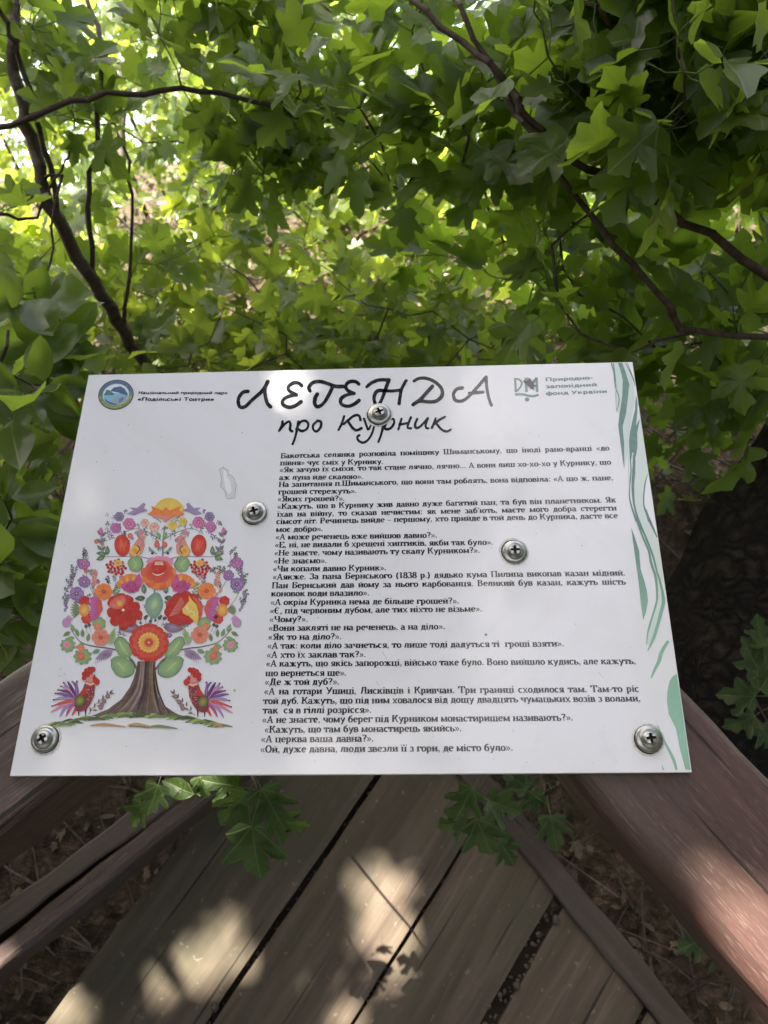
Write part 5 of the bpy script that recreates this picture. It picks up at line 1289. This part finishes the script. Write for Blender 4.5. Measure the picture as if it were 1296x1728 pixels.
class Plant:
    def __init__(s, name, label, cat, base, group=None):
        s.root = empty(name, base); tag(s.root, label, cat, group); bpy.context.view_layer.update()
        s.base = Vector(base); s.N = []; s.par = []; s.fix = []; s.leaves = []
    def add_line(s, pts, r0, r1, parent=None, sub=4, jit=0.004):
        """explicit limb through 3-D points"""
        P = [Vector(p) for p in pts]; out = []
        n = len(P)
        for i in range(n - 1):
            p0, p1, p2, p3 = P[max(0, i - 1)], P[i], P[i + 1], P[min(n - 1, i + 2)]
            for j in range(sub):
                t = j / sub; out.append(0.5 * (2 * p1 + (p2 - p0) * t + (2 * p0 - 5 * p1 + 4 * p2 - p3) * t * t + (3 * p1 - p0 - 3 * p2 + p3) * t ** 3))
        out.append(P[-1]); k = len(out); last = parent; ids = []
        for i, p in enumerate(out):
            p = p + Vector((random.uniform(-jit, jit), random.uniform(-jit, jit), random.uniform(-jit, jit))) * (0 if i == 0 else 1)
            s.N.append(np.array(p)); s.par.append(last if last is not None else -1); s.fix.append(r0 + (r1 - r0) * i / (k - 1)); last = len(s.N) - 1; ids.append(last)
        return ids
    def grow(s, targets, seg=0.07, wig=0.018, from_nodes=None):
        """connect every target to the nearest part of the skeleton by a bent twig; returns node ids of the tips"""
        T_ = np.array(targets); order = np.argsort(np.linalg.norm(T_ - np.array(s.base), axis=1)); tips = []
        for i in order:
            t = T_[i]; A = np.array(s.N); d = np.linalg.norm(A - t, axis=1) + 0.35 * np.maximum(0, A[:, 2] - t[2])
            j = int(np.argmin(d)); p = A[j]; L = np.linalg.norm(t - p); n = max(2, int(L / seg)); last = j
            side = np.array([random.gauss(0, 1) for _ in range(3)]) * L * .08; side[2] -= L * .05
            for k in range(1, n + 1):
                u = k / n; q = p + (t - p) * u + side * math.sin(PI * u) + rng.normal(0, wig * seg * 3, 3) * (1 if k < n else 0)
                s.N.append(q); s.par.append(last); s.fix.append(0); last = len(s.N) - 1
            tips.append(last)
        return tips
    def finish_wood(s, m, rt=0.0011, expo=2.3, thick_min=0.006, sides=6):
        n = len(s.N); acc = np.zeros(n); ch = [0] * n
        for i in range(n):
            if s.par[i] >= 0: ch[s.par[i]] += 1
        rad = np.zeros(n)
        for i in range(n - 1, -1, -1):
            if ch[i] == 0: acc[i] = rt ** expo
            rad[i] = max(acc[i] ** (1 / expo), rt, s.fix[i])
            if s.par[i] >= 0: acc[s.par[i]] += acc[i] * (1.0 if s.fix[i] == 0 else 1)
        s.rad = rad
        main = {}; 
        V = {0: [], 1: []}; Fc = {0: [], 1: []}
        N = s.N
        for i in range(n):
            p = s.par[i]
            if p < 0: continue
            a, b_ = N[p], N[i]; d = b_ - a; l = np.linalg.norm(d)
            if l < 1e-5: continue
            d = d / l; w = np.array([0, 0, 1.0]) if abs(d[2]) < .9 else np.array([1.0, 0, 0]); u = np.cross(d, w); u /= np.linalg.norm(u); v = np.cross(d, u)
            ra = min(rad[p], rad[i] * 1.35 + .0004); rb = rad[i]; g_ = 0 if rb >= thick_min else 1; ns = 9 if rb > .012 else (6 if g_ == 0 else 4)
            b0 = len(V[g_])
            for (c, r) in ((a - d * r_over(ra), ra), (b_, rb)):
                for k in range(ns): an = 2 * PI * k / ns; V[g_].append(tuple(c + (u * math.cos(an) + v * math.sin(an)) * r))
            for k in range(ns): Fc[g_].append((b0 + k, b0 + (k + 1) % ns, b0 + ns + (k + 1) % ns, b0 + ns + k))
            if ch[i] == 0: Fc[g_].append(tuple(b0 + ns + k for k in range(ns)))
        bb = np.array(s.base)
        for g_, nm in ((0, 'stem'), (1, 'twigs')):
            if V[g_]:
                o = mesh_obj(nm, np.array(V[g_]) - bb, Fc[g_], m, s.root, smooth=True)
                if g_ == 1: o['kind'] = 'stuff'
    def leaf_out(s, tips, size, back=4, per=2, kind='maple', up=0.8, droop=0.3, jitter=.45, term=True):
        """opposite pairs of leaves on the last nodes of every twig"""
        for t in tips:
            i = t; a0 = random.uniform(0, PI)
            for b_ in range(back):
                p = s.par[i]
                if p < 0: break
                d = s.N[i] - s.N[p]; d = d / (np.linalg.norm(d) + 1e-9)
                w = np.array([0, 0, 1.0]) if abs(d[2]) < .9 else np.array([1.0, 0, 0]); u = np.cross(d, w); u /= np.linalg.norm(u); v = np.cross(d, u)
                n_ = per if b_ or not term else per + 1
                for k in range(n_):
                    an = a0 + b_ * PI / 2 + k * PI + random.uniform(-.4, .4)
                    ld = d * .55 + (u * math.cos(an) + v * math.sin(an)) * .9
                    if b_ == 0 and k == per: ld = d.copy()
                    ld[2] -= droop * random.uniform(.2, 1.4); ld += rng.normal(0, .18, 3)
                    nr = np.array([0, 0, up]) + rng.normal(0, jitter, 3)
                    if nr[2] < .1: nr[2] = .1
                    s.leaves.append([s.N[i].copy(), leaf_R(ld, nr), size * random.uniform(.5, 1.22), kind])
                i = p
    def finish_leaves(s, m, n_parts=300, margin=0.5, name='foliage'):
        if not s.leaves: return
        P = np.array([l[0] for l in s.leaves]); Cn = np.array([l[0] + l[1][:, 1] * l[2] * 1.0 for l in s.leaves]); S = np.array([l[2] for l in s.leaves])
        km = keep_mask(Cn, S) & keep_mask(P, S) & ~in_hole(Cn, float(S.mean()) * margin)
        LL = [l for l, k in zip(s.leaves, km) if k]; Cn = Cn[km]; S = S[km]
        if not LL: return
        x, y, d, ok = projn(Cn); vis = ok & (x > -60) & (x < 1356) & (y > -80) & (y < 1800)
        big = np.where(vis, S * 1300 / d, 0); idx = np.argsort(-big)
        parts = set(int(i) for i in idx[:n_parts] if big[i] > 10)
        bb = np.array(s.base)
        for c, i in enumerate(sorted(parts)):
            p, R3, sc_, kd = LL[i]
            o = bpy.data.objects.new('leaf', leaf_me(kd, c % 8, m)); col.objects.link(o); o.parent = s.root
            M4 = np.eye(4); M4[:3, :3] = R3 * sc_; M4[:3, 3] = p - bb; o.matrix_local = Matrix(M4.tolist())
        rest = [(l[0] - bb, l[1], l[2], l[3]) for i, l in enumerate(LL) if i not in parts]
        if rest: joined_leaves(name, rest, m, s.root)
        s.count = (len(parts), len(rest))
        print(s.root.name, s.root['label'][:40], s.count)
def r_over(r): return min(r * .5, .004)
def pick(poly_boxes, n):
    """random points in boxes of the view: (px0,px1,py0,py1,d0,d1,weight)"""
    W = np.array([b[6] for b in poly_boxes], float); W /= W.sum(); out = []
    for _ in range(n):
        b = poly_boxes[rng.choice(len(poly_boxes), p=W)]
        px, py, d = random.uniform(b[0], b[1]), random.uniform(b[2], b[3]), random.uniform(b[4], b[5])
        out.append(np.array(atd(px, py, d)))
    return out

# --- A: maple with the thick dark trunk right of the board
tb = at(1262, 1330, -.15)
A = Plant('field_maple', 'field maple with thick dark furrowed trunk beside the board and large leaves at upper right', 'tree', (tb.x, tb.y, -.25))
tr_top = [Vector((tb.x, tb.y, -.25)), atd(1245, 1150, 1.33), atd(1275, 1010, 1.28), atd(1400, 800, 1.22), atd(1620, 520, 1.3), atd(1850, 180, 1.5)]
# trunk mesh
def limb(pts, r0, r1, m, parent, base, name, ns=28, sub=10, rough=.07):
    P = [np.array(p) for p in pts]; n = len(P); out = []
    for i in range(n - 1):
        p0, p1, p2, p3 = P[max(0, i - 1)], P[i], P[i + 1], P[min(n - 1, i + 2)]
        for j in range(sub):
            t = j / sub; out.append(0.5 * (2 * p1 + (p2 - p0) * t + (2 * p0 - 5 * p1 + 4 * p2 - p3) * t * t + (3 * p1 - p0 - 3 * p2 + p3) * t ** 3))
    out.append(P[-1]); V = []; Fc = []; k_ = len(out); u = None
    ph = [random.uniform(0, 6) for _ in range(4)]
    for i, c in enumerate(out):
        d = out[min(k_ - 1, i + 1)] - out[max(0, i - 1)]; d /= np.linalg.norm(d)
        if u is None: u = np.cross(d, [0, 1.0, .1])
        u = u - d * (u @ d); u /= np.linalg.norm(u); v = np.cross(d, u); t = i / (k_ - 1); r = r0 + (r1 - r0) * t
        r *= 1 + .35 * math.exp(-t * 14)
        for k in range(ns):
            a = 2 * PI * k / ns; rr = r * (1 + rough * math.sin(a * 7 + ph[0] + t * 5) + rough * .7 * math.sin(a * 13 + ph[1] - t * 9) + rough * .5 * math.sin(a * 3 + i * .8))
            V.append(tuple(c + (u * math.cos(a) + v * math.sin(a)) * rr - np.array(base)))
    for i in range(k_ - 1):
        for k in range(ns): Fc.append((i * ns + k, i * ns + (k + 1) % ns, (i + 1) * ns + (k + 1) % ns, (i + 1) * ns + k))
    return mesh_obj(name, V, Fc, m, parent, smooth=True)
limb(tr_top, .125, .095, M_BARK, A.root, tb + Vector((0, 0, -.25 - tb.z)), 'trunk')
i0 = A.add_line([atd(1500, 800, 1.35), atd(1420, 560, 1.15), atd(1296, 465, .92), atd(1110, 345, .86), atd(960, 265, .85), atd(880, 190, .85), atd(830, 110, .86), atd(720, 20, .90), atd(650, -60, .95)], .0062, .0036)
i1 = A.add_line([A.N[i0[4]], atd(1180, 560, .92), atd(1110, 490, .86), atd(1010, 385, .84), atd(905, 235, .84), atd(850, 150, .86), atd(790, 40, .88), atd(740, -50, .93)], .0050, .0026, parent=i0[4])
i2 = A.add_line([A.N[i0[2]], atd(1390, 300, 1.1), atd(1300, 180, .95), atd(1180, 90, .88), atd(1060, 60, .85), atd(960, -20, .85)], .006, .003, parent=i0[2])
i3 = A.add_line([A.N[i0[3]], atd(1350, 700, 1.2), atd(1240, 660, 1.2), atd(1130, 640, 1.25)], .004, .002, parent=i0[3])
tg = pick([(900, 1320, -60, 220, .74, 1.1, 3.2), (900, 1330, 200, 600, .92, 1.3, 3.2), (1080, 1330, 560, 760, 1.0, 1.35, .9), (620, 900, -60, 330, .95, 1.3, 1.5), (430, 700, -60, 260, 1.0, 1.3, 1.3), (1100, 1200, 760, 900, 1.35, 1.7, .35), (680, 900, 300, 480, 1.1, 1.4, .5)], 155)
tips = A.grow(tg, seg=.045)
A.leaf_out(tips, .057, back=3, up=.75, droop=.35)
A.finish_wood(M_STEM, rt=.0009, expo=2.6)
A.finish_leaves(M_LEAF, 300)

# --- B: sapling on the left
B = Plant('maple_sapling', 'slender multi-stemmed young maple with dark forked stems left above the board', 'tree', tuple(at(330, 760, -.55)))
s0 = B.add_line([B.base, atd(300, 700, 1.7), atd(235, 600, 1.5), atd(185, 520, 1.38), atd(130, 435, 1.32), atd(85, 350, 1.3), atd(62, 260, 1.32), atd(30, 150, 1.36), atd(22, 40, 1.4), atd(15, -80, 1.5)], .0115, .008)
s1 = B.add_line([B.N[s0[14]], atd(150, 350, 1.3), atd(160, 240, 1.3), atd(170, 140, 1.33), atd(160, 40, 1.4), atd(130, -60, 1.5)], .005, .003, parent=s0[14])
s2 = B.add_line([B.N[s0[19]], atd(75, 250, 1.3), atd(45, 130, 1.3), atd(20, 60, 1.3), atd(-10, -10, 1.3)], .0045, .003, parent=s0[19])
s3 = B.add_line([atd(-80, 235, 1.25), atd(20, 210, 1.2), atd(150, 165, 1.18), atd(270, 152, 1.18), atd(400, 162, 1.2), atd(520, 190, 1.22), atd(620, 213, 1.25), atd(760, 216, 1.28), atd(870, 225, 1.3)], .0048, .003)
s5 = B.add_line([B.N[s0[10]], atd(215, 470, 1.36), atd(222, 330, 1.34), atd(205, 230, 1.36)], .004, .002, parent=s0[10])
s6 = B.add_line([B.N[s0[22]], atd(100, 300, 1.28), atd(84, 420, 1.26), atd(70, 500, 1.26)], .003, .0015, parent=s0[22])
s4 = B.add_line([atd(-60, 362, 1.2), atd(0, 360, 1.2), atd(60, 364, 1.22), atd(90, 300, 1.2), atd(120, 255, 1.2)], .0028, .0018)
tg = pick([(-40, 420, -60, 260, 1.25, 1.9, 3), (-60, 230, 250, 640, 1.35, 2.0, 2.4), (-60, 100, 250, 640, 1.0, 1.3, .7), (230, 480, 250, 560, 1.5, 1.9, 1.3), (-60, 110, 600, 1080, 1.05, 1.45, 1.5), (400, 640, 60, 300, 1.2, 1.5, 1.1), (250, 620, -60, 90, 1.1, 1.5, 1.2)], 115)
tips = B.grow(tg, seg=.05)
B.leaf_out(tips, .052, back=3, up=.7, droop=.35)
B.finish_wood(M_STEM, rt=.0009, expo=2.6)
B.finish_leaves(M_LEAF2, 300)

# --- mid-distance shrubs
def shrub(name, label, cat, base, boxes, n, size, m, n_parts, kind='maple', back=3, seg=.09, group=None, stems=(), wm=None):
    P = Plant(name, label, cat, tuple(base), group)
    bv = Vector(base)
    if stems:
        for st in stems: P.add_line([bv] + list(st[0]), st[1], st[2])
    else:
        P.add_line([bv, bv + Vector((.03, .02, .3)), bv + Vector((.0, .05, .6))], .012, .008)
    tips = P.grow(pick(boxes, n), seg=seg)
    P.leaf_out(tips, size, back=back, up=.8, droop=.3)
    P.finish_wood(wm or M_STEM, rt=.0011, expo=2.5)
    P.finish_leaves(m, n_parts)
    return P
def gz(x, y): return Vector((x, y, hgt(x, y) - .03))
b_ = gz(.15, 2.0)
shrub('maple_shrub', 'green maple shrub in the middle distance straight above the board heading', 'shrub', b_, [(280, 920, 470, 660, 1.25, 1.75, 2.2), (300, 900, 330, 640, 1.55, 2.3, 3.0), (300, 900, 150, 420, 1.9, 2.7, 2.2), (330, 900, -40, 250, 2.1, 2.9, 1.2)], 155, .052, M_LEAF3, 280,
      stems=(([b_ + Vector((-.1, .1, .5)), atd(360, 330, 2.3), atd(355, 180, 2.5)], .008, .004), ([b_ + Vector((.1, .0, .5)), atd(600, 400, 2.3), atd(500, 60, 2.6)], .009, .004)))
b_ = gz(-.75, 2.2)
shrub('maple_shrub', 'sunlit shrub behind the slender left sapling, with one pale straight stem', 'shrub', b_, [(-60, 330, 400, 660, 1.6, 2.2, 2.4), (0, 380, 60, 620, 2.0, 3.0, 3), (-40, 330, -60, 80, 2.3, 3.2, .6)], 95, .056, M_LEAF3, 200, wm=M_STEMG,
      stems=(([atd(205, 420, 2.6), atd(207, 270, 2.6), atd(205, 160, 2.65), atd(210, -60, 2.8)], .014, .011),))
b_ = gz(1.1, 1.9)
shrub('maple_shrub', 'shrub behind the large maple leaves at the right edge', 'shrub', b_, [(850, 1330, -40, 640, 1.7, 2.6, 3), (1100, 1330, 600, 1000, 1.5, 1.9, .5)], 70, .055, M_LEAF, 200)
# --- far shrubs down the slope
rs = random.Random(21); FAR = []; seen = set()
def place_words(px, py):
    cw = ['at the left edge', 'above the round park emblem', 'above the first heading letters', 'above the middle of the heading', 'above the last heading letters', 'above the green fund logo', 'above the green wave corner', 'at the right edge'][int(np.searchsorted([70, 260, 440, 620, 780, 960, 1110], px))]
    return cw, ['high up near the top', 'halfway up', 'low, just over the board'][int(np.searchsorted([140, 360], py))]
for (a, b2, c, d2, e, f, n_) in ((-60, 430, -80, 560, 2.9, 4.4, 6), (350, 950, 60, 600, 2.7, 4.2, 8), (850, 1350, -80, 560, 2.8, 4.6, 4), (0, 500, -50, 300, 5.0, 8.5, 4), (420, 950, -50, 350, 5.0, 9.0, 6), (900, 1300, -60, 250, 5.0, 9.0, 2)):
    for k in range(n_):
        for _ in range(300):
            q = (rs.uniform(a, b2), rs.uniform(c, d2), rs.uniform(e, f)); key = place_words(q[0], q[1]) + (e > 4.8,)
            if key not in seen: seen.add(key); FAR.append(q + (key,)); break
for k, (px, py, dd, key) in enumerate(FAR):
    c = atd(px, py, dd); g_z = hgt(c.x, c.y)
    if c.z < g_z + .25: c.z = g_z + .25
    near = not key[2]
    b_ = Vector((c.x, c.y, g_z - .03)); P = Plant('slope_shrub', ('blurred sunlit shrub ' if near else 'tiny far shrub ') + key[0] + ', ' + key[1], 'shrub', tuple(b_), 'shrubs down the slope')
    mid = b_.lerp(c, .55) + Vector((rs.uniform(-.1, .1), rs.uniform(-.1, .1), 0)); P.add_line([b_, mid, c], .012, .006)
    r = rs.uniform(.42, .58) * (1 if near else 1.6); tg = []
    while len(tg) < (34 if near else 60):
        q = np.array([rs.uniform(-1, 1), rs.uniform(-1, 1), rs.uniform(-1, 1)])
        if .3 < np.linalg.norm(q) < 1.0: tg.append(np.array(c) + q * r)
    tips = P.grow(tg, seg=.14)
    P.leaf_out(tips, .052 if near else .07, back=3, per=2, up=.8, droop=.3)
    P.finish_wood(M_STEM, rt=.0014, expo=2.4); P.finish_leaves([M_LEAF3, M_LEAF, M_LEAF3][k % 3], 50 if near else 0)

# --- tall trees whose crowns shade the place (sunward crowns inferred from their dapples, the others unseen and added for shade)
def canopy(label, base, top, centre, ext_, n_leaf, size, m, n_limbs=16):
    P = Plant('shade_tree', label, 'tree', base)
    limb([base, (np.array(base) * .55 + np.array(top) * .45 + np.array([.15, .1, 0])).tolist(), top], .13, .06, M_BARK, P.root, base, 'trunk', ns=14, sub=5)
    P.N.append(np.array(top)); P.par.append(-1); P.fix.append(.05)
    tg = [np.array(centre) + np.array([random.uniform(-1, 1) * ext_[0], random.uniform(-1, 1) * ext_[1], random.uniform(-1, 1) * ext_[2]]) for _ in range(n_limbs * 9)]
    tips = P.grow(tg, seg=.16, wig=.02)
    for _ in range(3):
        for i in range(len(P.N)):
            for c, r in HOLES:
                d = P.N[i] - c; t = d @ TS
                if t < .1: continue
                q = d - t * TS; l = np.linalg.norm(q); need = r + .025
                if l < need: P.N[i] = P.N[i] + q / (l + 1e-6) * (need - l)
    P.finish_wood(M_BARK, rt=.003, expo=2.1, thick_min=.008)
    A_ = np.array([P.N[t] for t in tips])
    for k in range(n_leaf):
        c = A_[rng.integers(len(A_))] + rng.normal(0, 1, 3) * np.array([.2, .2, .2])
        d = rng.normal(0, 1, 3); d[2] -= .4; nr = np.array([0, 0, .9]) + rng.normal(0, .4, 3)
        P.leaves.append([c, leaf_R(d, nr), size * random.uniform(.7, 1.2), 'canopy'])
    L = P.leaves; km = ~hole_hit(L)
    joined_leaves('foliage', [(l[0] - np.array(base), l[1], l[2], l[3]) for l, k in zip(L, km) if k], m, P.root)
CAN2 = 1
OFF = np.array([TO_SUN.x, TO_SUN.y, TO_SUN.z]) / TO_SUN.z
def over(x, y, z, h): q = np.array([x, y, z]) + OFF * (h - z); return q.tolist()
canopy('tall maple shading the board from the left, its crown overhead', [-3.4, 1.4, -.5], [-2.3, 1.3, 2.3], over(.0, -.12, .4, 3.0), (1.15, .85, .35), 11000, .095, M_CROWN)
canopy('tall maple up the path whose crown hangs over the deck', [-3.6, 3.9, -2.2], [-2.6, 2.8, 3.2], over(.1, -.12, .4, 3.9), (1.2, .9, .4), 8000, .10, M_CROWN)

canopy('unseen maple crown added behind the viewer to shade board and deck', [1.4, -3.6, -.2], [.9, -3.0, 1.4], [.2, -1.9, 2.3], (2.3, 1.0, .9), 12000, .12, M_CROWN)  # added out of view to keep sky light off the board and deck
canopy('unseen leaning maple added at the right, low crown shading the deck from the sky', [3.0, -1.2, -.3], [2.3, -.9, 1.2], [1.7, -.6, 1.9], (.75, 1.3, 1.0), 6500, .12, M_CROWN)  # unseen side crown, added so that less sky light reaches the deck
canopy('unseen maple thicket added left of the deck to block sky light, dense down to the ground', [-2.6, -1.2, -.3], [-2.3, -1.0, .7], [-1.9, -.7, .9], (.6, 1.1, .9), 5000, .12, M_CROWN)  # unseen thicket, added to stop low sky light from the left
# --- small shoots between rails and deck, below the board
def shoot(label, pts, leaves, m=M_LEAF, r0=.0022):
    P = Plant('leafy_shoot', label, 'shoot', tuple(pts[0]), 'leafy shoots under the board')
    P.add_line(pts, r0, .0008, sub=5, jit=.001); P.finish_wood(M_STEM, rt=.0008, expo=2.6, thick_min=.0001, sides=6)
    bb = np.array(P.base)
    for k, (px, py, z, size, deg, tilt) in enumerate(leaves):
        c = at(px, py, z); a = math.radians(deg); d = RM @ Vector((math.cos(a), math.sin(a), 0)); nr = (RM @ Vector((0, 0, 1))) ; nr = nr + Vector((math.sin(tilt), math.cos(tilt * 1.7) * .2, 0)) * abs(tilt)
        R3 = leaf_R(np.array(d), np.array(nr)); o = bpy.data.objects.new('leaf', leaf_me('maple' if size > 0 else 'oval', k % 8, m)); col.objects.link(o); o.parent = P.root
        size = abs(size) * .86; p = np.array(c) - R3[:, 1] * size * .9
        M4 = np.eye(4); M4[:3, :3] = R3 * size; M4[:3, 3] = p - bb; o.matrix_local = Matrix(M4.tolist())
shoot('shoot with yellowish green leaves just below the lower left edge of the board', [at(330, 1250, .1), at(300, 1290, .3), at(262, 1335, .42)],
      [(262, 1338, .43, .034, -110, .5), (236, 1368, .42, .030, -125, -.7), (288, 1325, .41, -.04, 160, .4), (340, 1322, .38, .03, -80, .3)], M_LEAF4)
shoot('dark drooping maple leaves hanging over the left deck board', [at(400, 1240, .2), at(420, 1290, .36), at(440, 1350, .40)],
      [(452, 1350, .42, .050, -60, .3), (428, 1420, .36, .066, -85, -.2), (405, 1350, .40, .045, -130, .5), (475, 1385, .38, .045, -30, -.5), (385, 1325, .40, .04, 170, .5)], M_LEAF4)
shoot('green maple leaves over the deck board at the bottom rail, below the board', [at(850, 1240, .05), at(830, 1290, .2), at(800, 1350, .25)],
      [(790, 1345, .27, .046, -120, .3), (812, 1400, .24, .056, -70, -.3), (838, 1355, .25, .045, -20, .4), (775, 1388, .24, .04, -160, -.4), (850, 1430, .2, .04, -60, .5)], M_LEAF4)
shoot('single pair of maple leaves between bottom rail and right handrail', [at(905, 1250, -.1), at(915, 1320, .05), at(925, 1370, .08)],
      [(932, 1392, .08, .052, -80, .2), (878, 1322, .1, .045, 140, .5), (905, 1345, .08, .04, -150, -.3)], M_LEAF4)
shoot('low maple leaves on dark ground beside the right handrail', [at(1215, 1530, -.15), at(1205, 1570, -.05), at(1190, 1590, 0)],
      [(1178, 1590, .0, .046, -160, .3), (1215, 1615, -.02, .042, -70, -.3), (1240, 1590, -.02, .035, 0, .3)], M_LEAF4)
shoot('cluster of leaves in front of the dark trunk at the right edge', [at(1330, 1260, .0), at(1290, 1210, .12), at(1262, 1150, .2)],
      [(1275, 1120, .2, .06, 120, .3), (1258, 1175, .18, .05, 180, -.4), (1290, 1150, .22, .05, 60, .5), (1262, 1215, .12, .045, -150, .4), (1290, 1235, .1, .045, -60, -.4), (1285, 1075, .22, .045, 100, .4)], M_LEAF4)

# near leaves at the left edge, beside the board
C_ = Plant('broad_leaf_shrub', 'shrub with broad smooth grey-green leaves at the left edge beside the board', 'shrub', tuple(at(-160, 900, -.1)))
C_.add_line([C_.base, atd(-120, 820, 1.05), atd(-40, 700, .95), atd(20, 560, .92)], .005, .002)
tips = C_.grow(pick([(-60, 110, 470, 760, .85, 1.05, 2), (-60, 60, 760, 1060, .85, 1.0, 1.6)], 26), seg=.045)
C_.leaf_out(tips, .062, back=2, kind='oval', up=.9, droop=.35); C_.finish_wood(M_STEM, rt=.0011); C_.finish_leaves(M_LEAF2, 120)

# ------------------------------------------------------------------ ground litter
litterL = []
P2, F2, U2 = leaf_mesh('maple_lo', 3, (0, 1), .2, 2.2)
for k in range(13000):
    u = random.random()
    if u < .55: x, y = random.uniform(-1.4, 1.6), random.uniform(-1.2, 1.2)
    else: x, y = random.gauss(0, 2.2), random.uniform(.8, 6)
    z = hgt(x, y) + random.uniform(.0, .03)
    nr = np.array([0, 0, 1.0]) + rng.normal(0, .45, 3); d = rng.normal(0, 1, 3)
    litterL.append((np.array([x, y, z]), leaf_R(d, nr), random.uniform(.010, .028) * (1 if y < 1.2 else 1.8), 'maple' if k % 2 else 'oval'))
joined_leaves('dead_leaves', litterL, M_LITTER, None)
V = []; Fc = []
for k in range(4200):
    x, y = (random.uniform(-1.3, 1.5), random.uniform(-1.2, .9)) if k % 4 else (random.gauss(0, 1.8), random.uniform(.8, 6))
    z = hgt(x, y) + random.uniform(.005, .07); a = random.uniform(0, PI); L = random.uniform(.04, .22); e = random.uniform(-.3, .3); r = random.uniform(.0009, .003)
    d = Vector((math.cos(a), math.sin(a), e)).normalized(); u = d.cross(Vector((0, 0, 1))).normalized(); v = d.cross(u); p = Vector((x, y, z)); kink = u * random.uniform(-.1, .1) * L
    b0 = len(V)
    for (c, rr) in ((p, r), (p + d * L * .5 + kink, r * .8), (p + d * L, r * .5)):
        for q in range(3): V.append(tuple(c + (u * math.cos(q * 2.094) + v * math.sin(q * 2.094)) * rr))
    for s_ in range(2):
        for q in range(3): Fc.append((b0 + s_ * 3 + q, b0 + s_ * 3 + (q + 1) % 3, b0 + s_ * 3 + 3 + (q + 1) % 3, b0 + s_ * 3 + 3 + q))
tag(mesh_obj('dry_twigs', V, Fc, M_TWIG), kind='stuff')
# grit and pebbles caught in the gaps between the deck boards, on a layer of dirt
def pebbles(name, pts, m, kind="stuff"):
    V = []; Fc = []
    t = (1 + 5 ** .5) / 2
    IV = [(-1, t, 0), (1, t, 0), (-1, -t, 0), (1, -t, 0), (0, -1, t), (0, 1, t), (0, -1, -t), (0, 1, -t), (t, 0, -1), (t, 0, 1), (-t, 0, -1), (-t, 0, 1)]
    IF = [(0, 11, 5), (0, 5, 1), (0, 1, 7), (0, 7, 10), (0, 10, 11), (1, 5, 9), (5, 11, 4), (11, 10, 2), (10, 7, 6), (7, 1, 8), (3, 9, 4), (3, 4, 2), (3, 2, 6), (3, 6, 8), (3, 8, 9), (4, 9, 5), (2, 4, 11), (6, 2, 10), (8, 6, 7), (9, 8, 1)]
    for (p, r) in pts:
        b0 = len(V); sx, sy, sz = random.uniform(.7, 1.2), random.uniform(.7, 1.2), random.uniform(.5, .9); a = random.uniform(0, 6)
        for v in IV:
            x, y, z = [c / 1.9 * random.uniform(.85, 1.15) for c in v]; x, y = x * math.cos(a) - y * math.sin(a), x * math.sin(a) + y * math.cos(a)
            V.append((p[0] + x * r * sx, p[1] + y * r * sy, p[2] + z * r * sz))
        Fc += [tuple(b0 + i for i in f) for f in IF]
    return tag(mesh_obj(name, V, Fc, m, smooth=True), kind=kind)
gp = []
for gi, (off, wd) in enumerate(((offs[1], .011), (offs[2], .006), (offs[3], .021), (offs[3] + .155, .007), (offs[3] + .31, .007))):
    for k in range(260 if wd > .015 else 110):
        t = random.uniform(-.75, .15); v = random.uniform(-.5, .5) * wd
        q = DD * t + DN * (off + v)
        if (q - BRa).dot(Vector((-BRd.y, BRd.x, 0))) > -.004: continue
        gp.append(((q.x, q.y, -.017 + random.uniform(-.006, .006) + (.006 if wd > .015 else 0)), random.uniform(.0012, .0036) * (1.25 if wd > .015 else 1)))
pebbles('gravel_in_gaps', gp, M_STONE)
V = []; Fc = []
for off in [offs[1], offs[2], offs[3], offs[3] + .155, offs[3] + .31]:
    b0 = len(V)
    q0 = DN * off; tm, _s = np.linalg.solve(np.array([[DD.x, -BRd.x], [DD.y, -BRd.y]]), np.array([(BRa - q0).x, (BRa - q0).y])); tm -= .018
    for k in range(60):
        t = -1.7 + (tm + 1.7) * k / 59
        for v in (-.016, 0, .016): q = DD * t + DN * (off + v); V.append((q.x, q.y, -.0225 + random.uniform(-.003, .003)))
    for k in range(59):
        for j in range(2): a = b0 + k * 3 + j; Fc.append((a, a + 1, a + 4, a + 3))
tag(mesh_obj('dirt_in_gaps', V, Fc, M_SOIL, smooth=True), kind='stuff')
for (px, py, r, lb) in ((362, 1700, .0075, 'small pale stone in the left deck gap near the bottom edge'), (938, 1552, .0075, 'rounded stone at the upper end of the wide deck gap'), (872, 1664, .007, 'round pebble lower down in the wide deck gap')):
    p = at(px, py, -.002); o = pebbles('stone', [((0, 0, 0), r)], M_STONE, None); o.location = (p.x, p.y, -.004); tag(o, lb, 'stone', 'loose stones in the deck gaps')
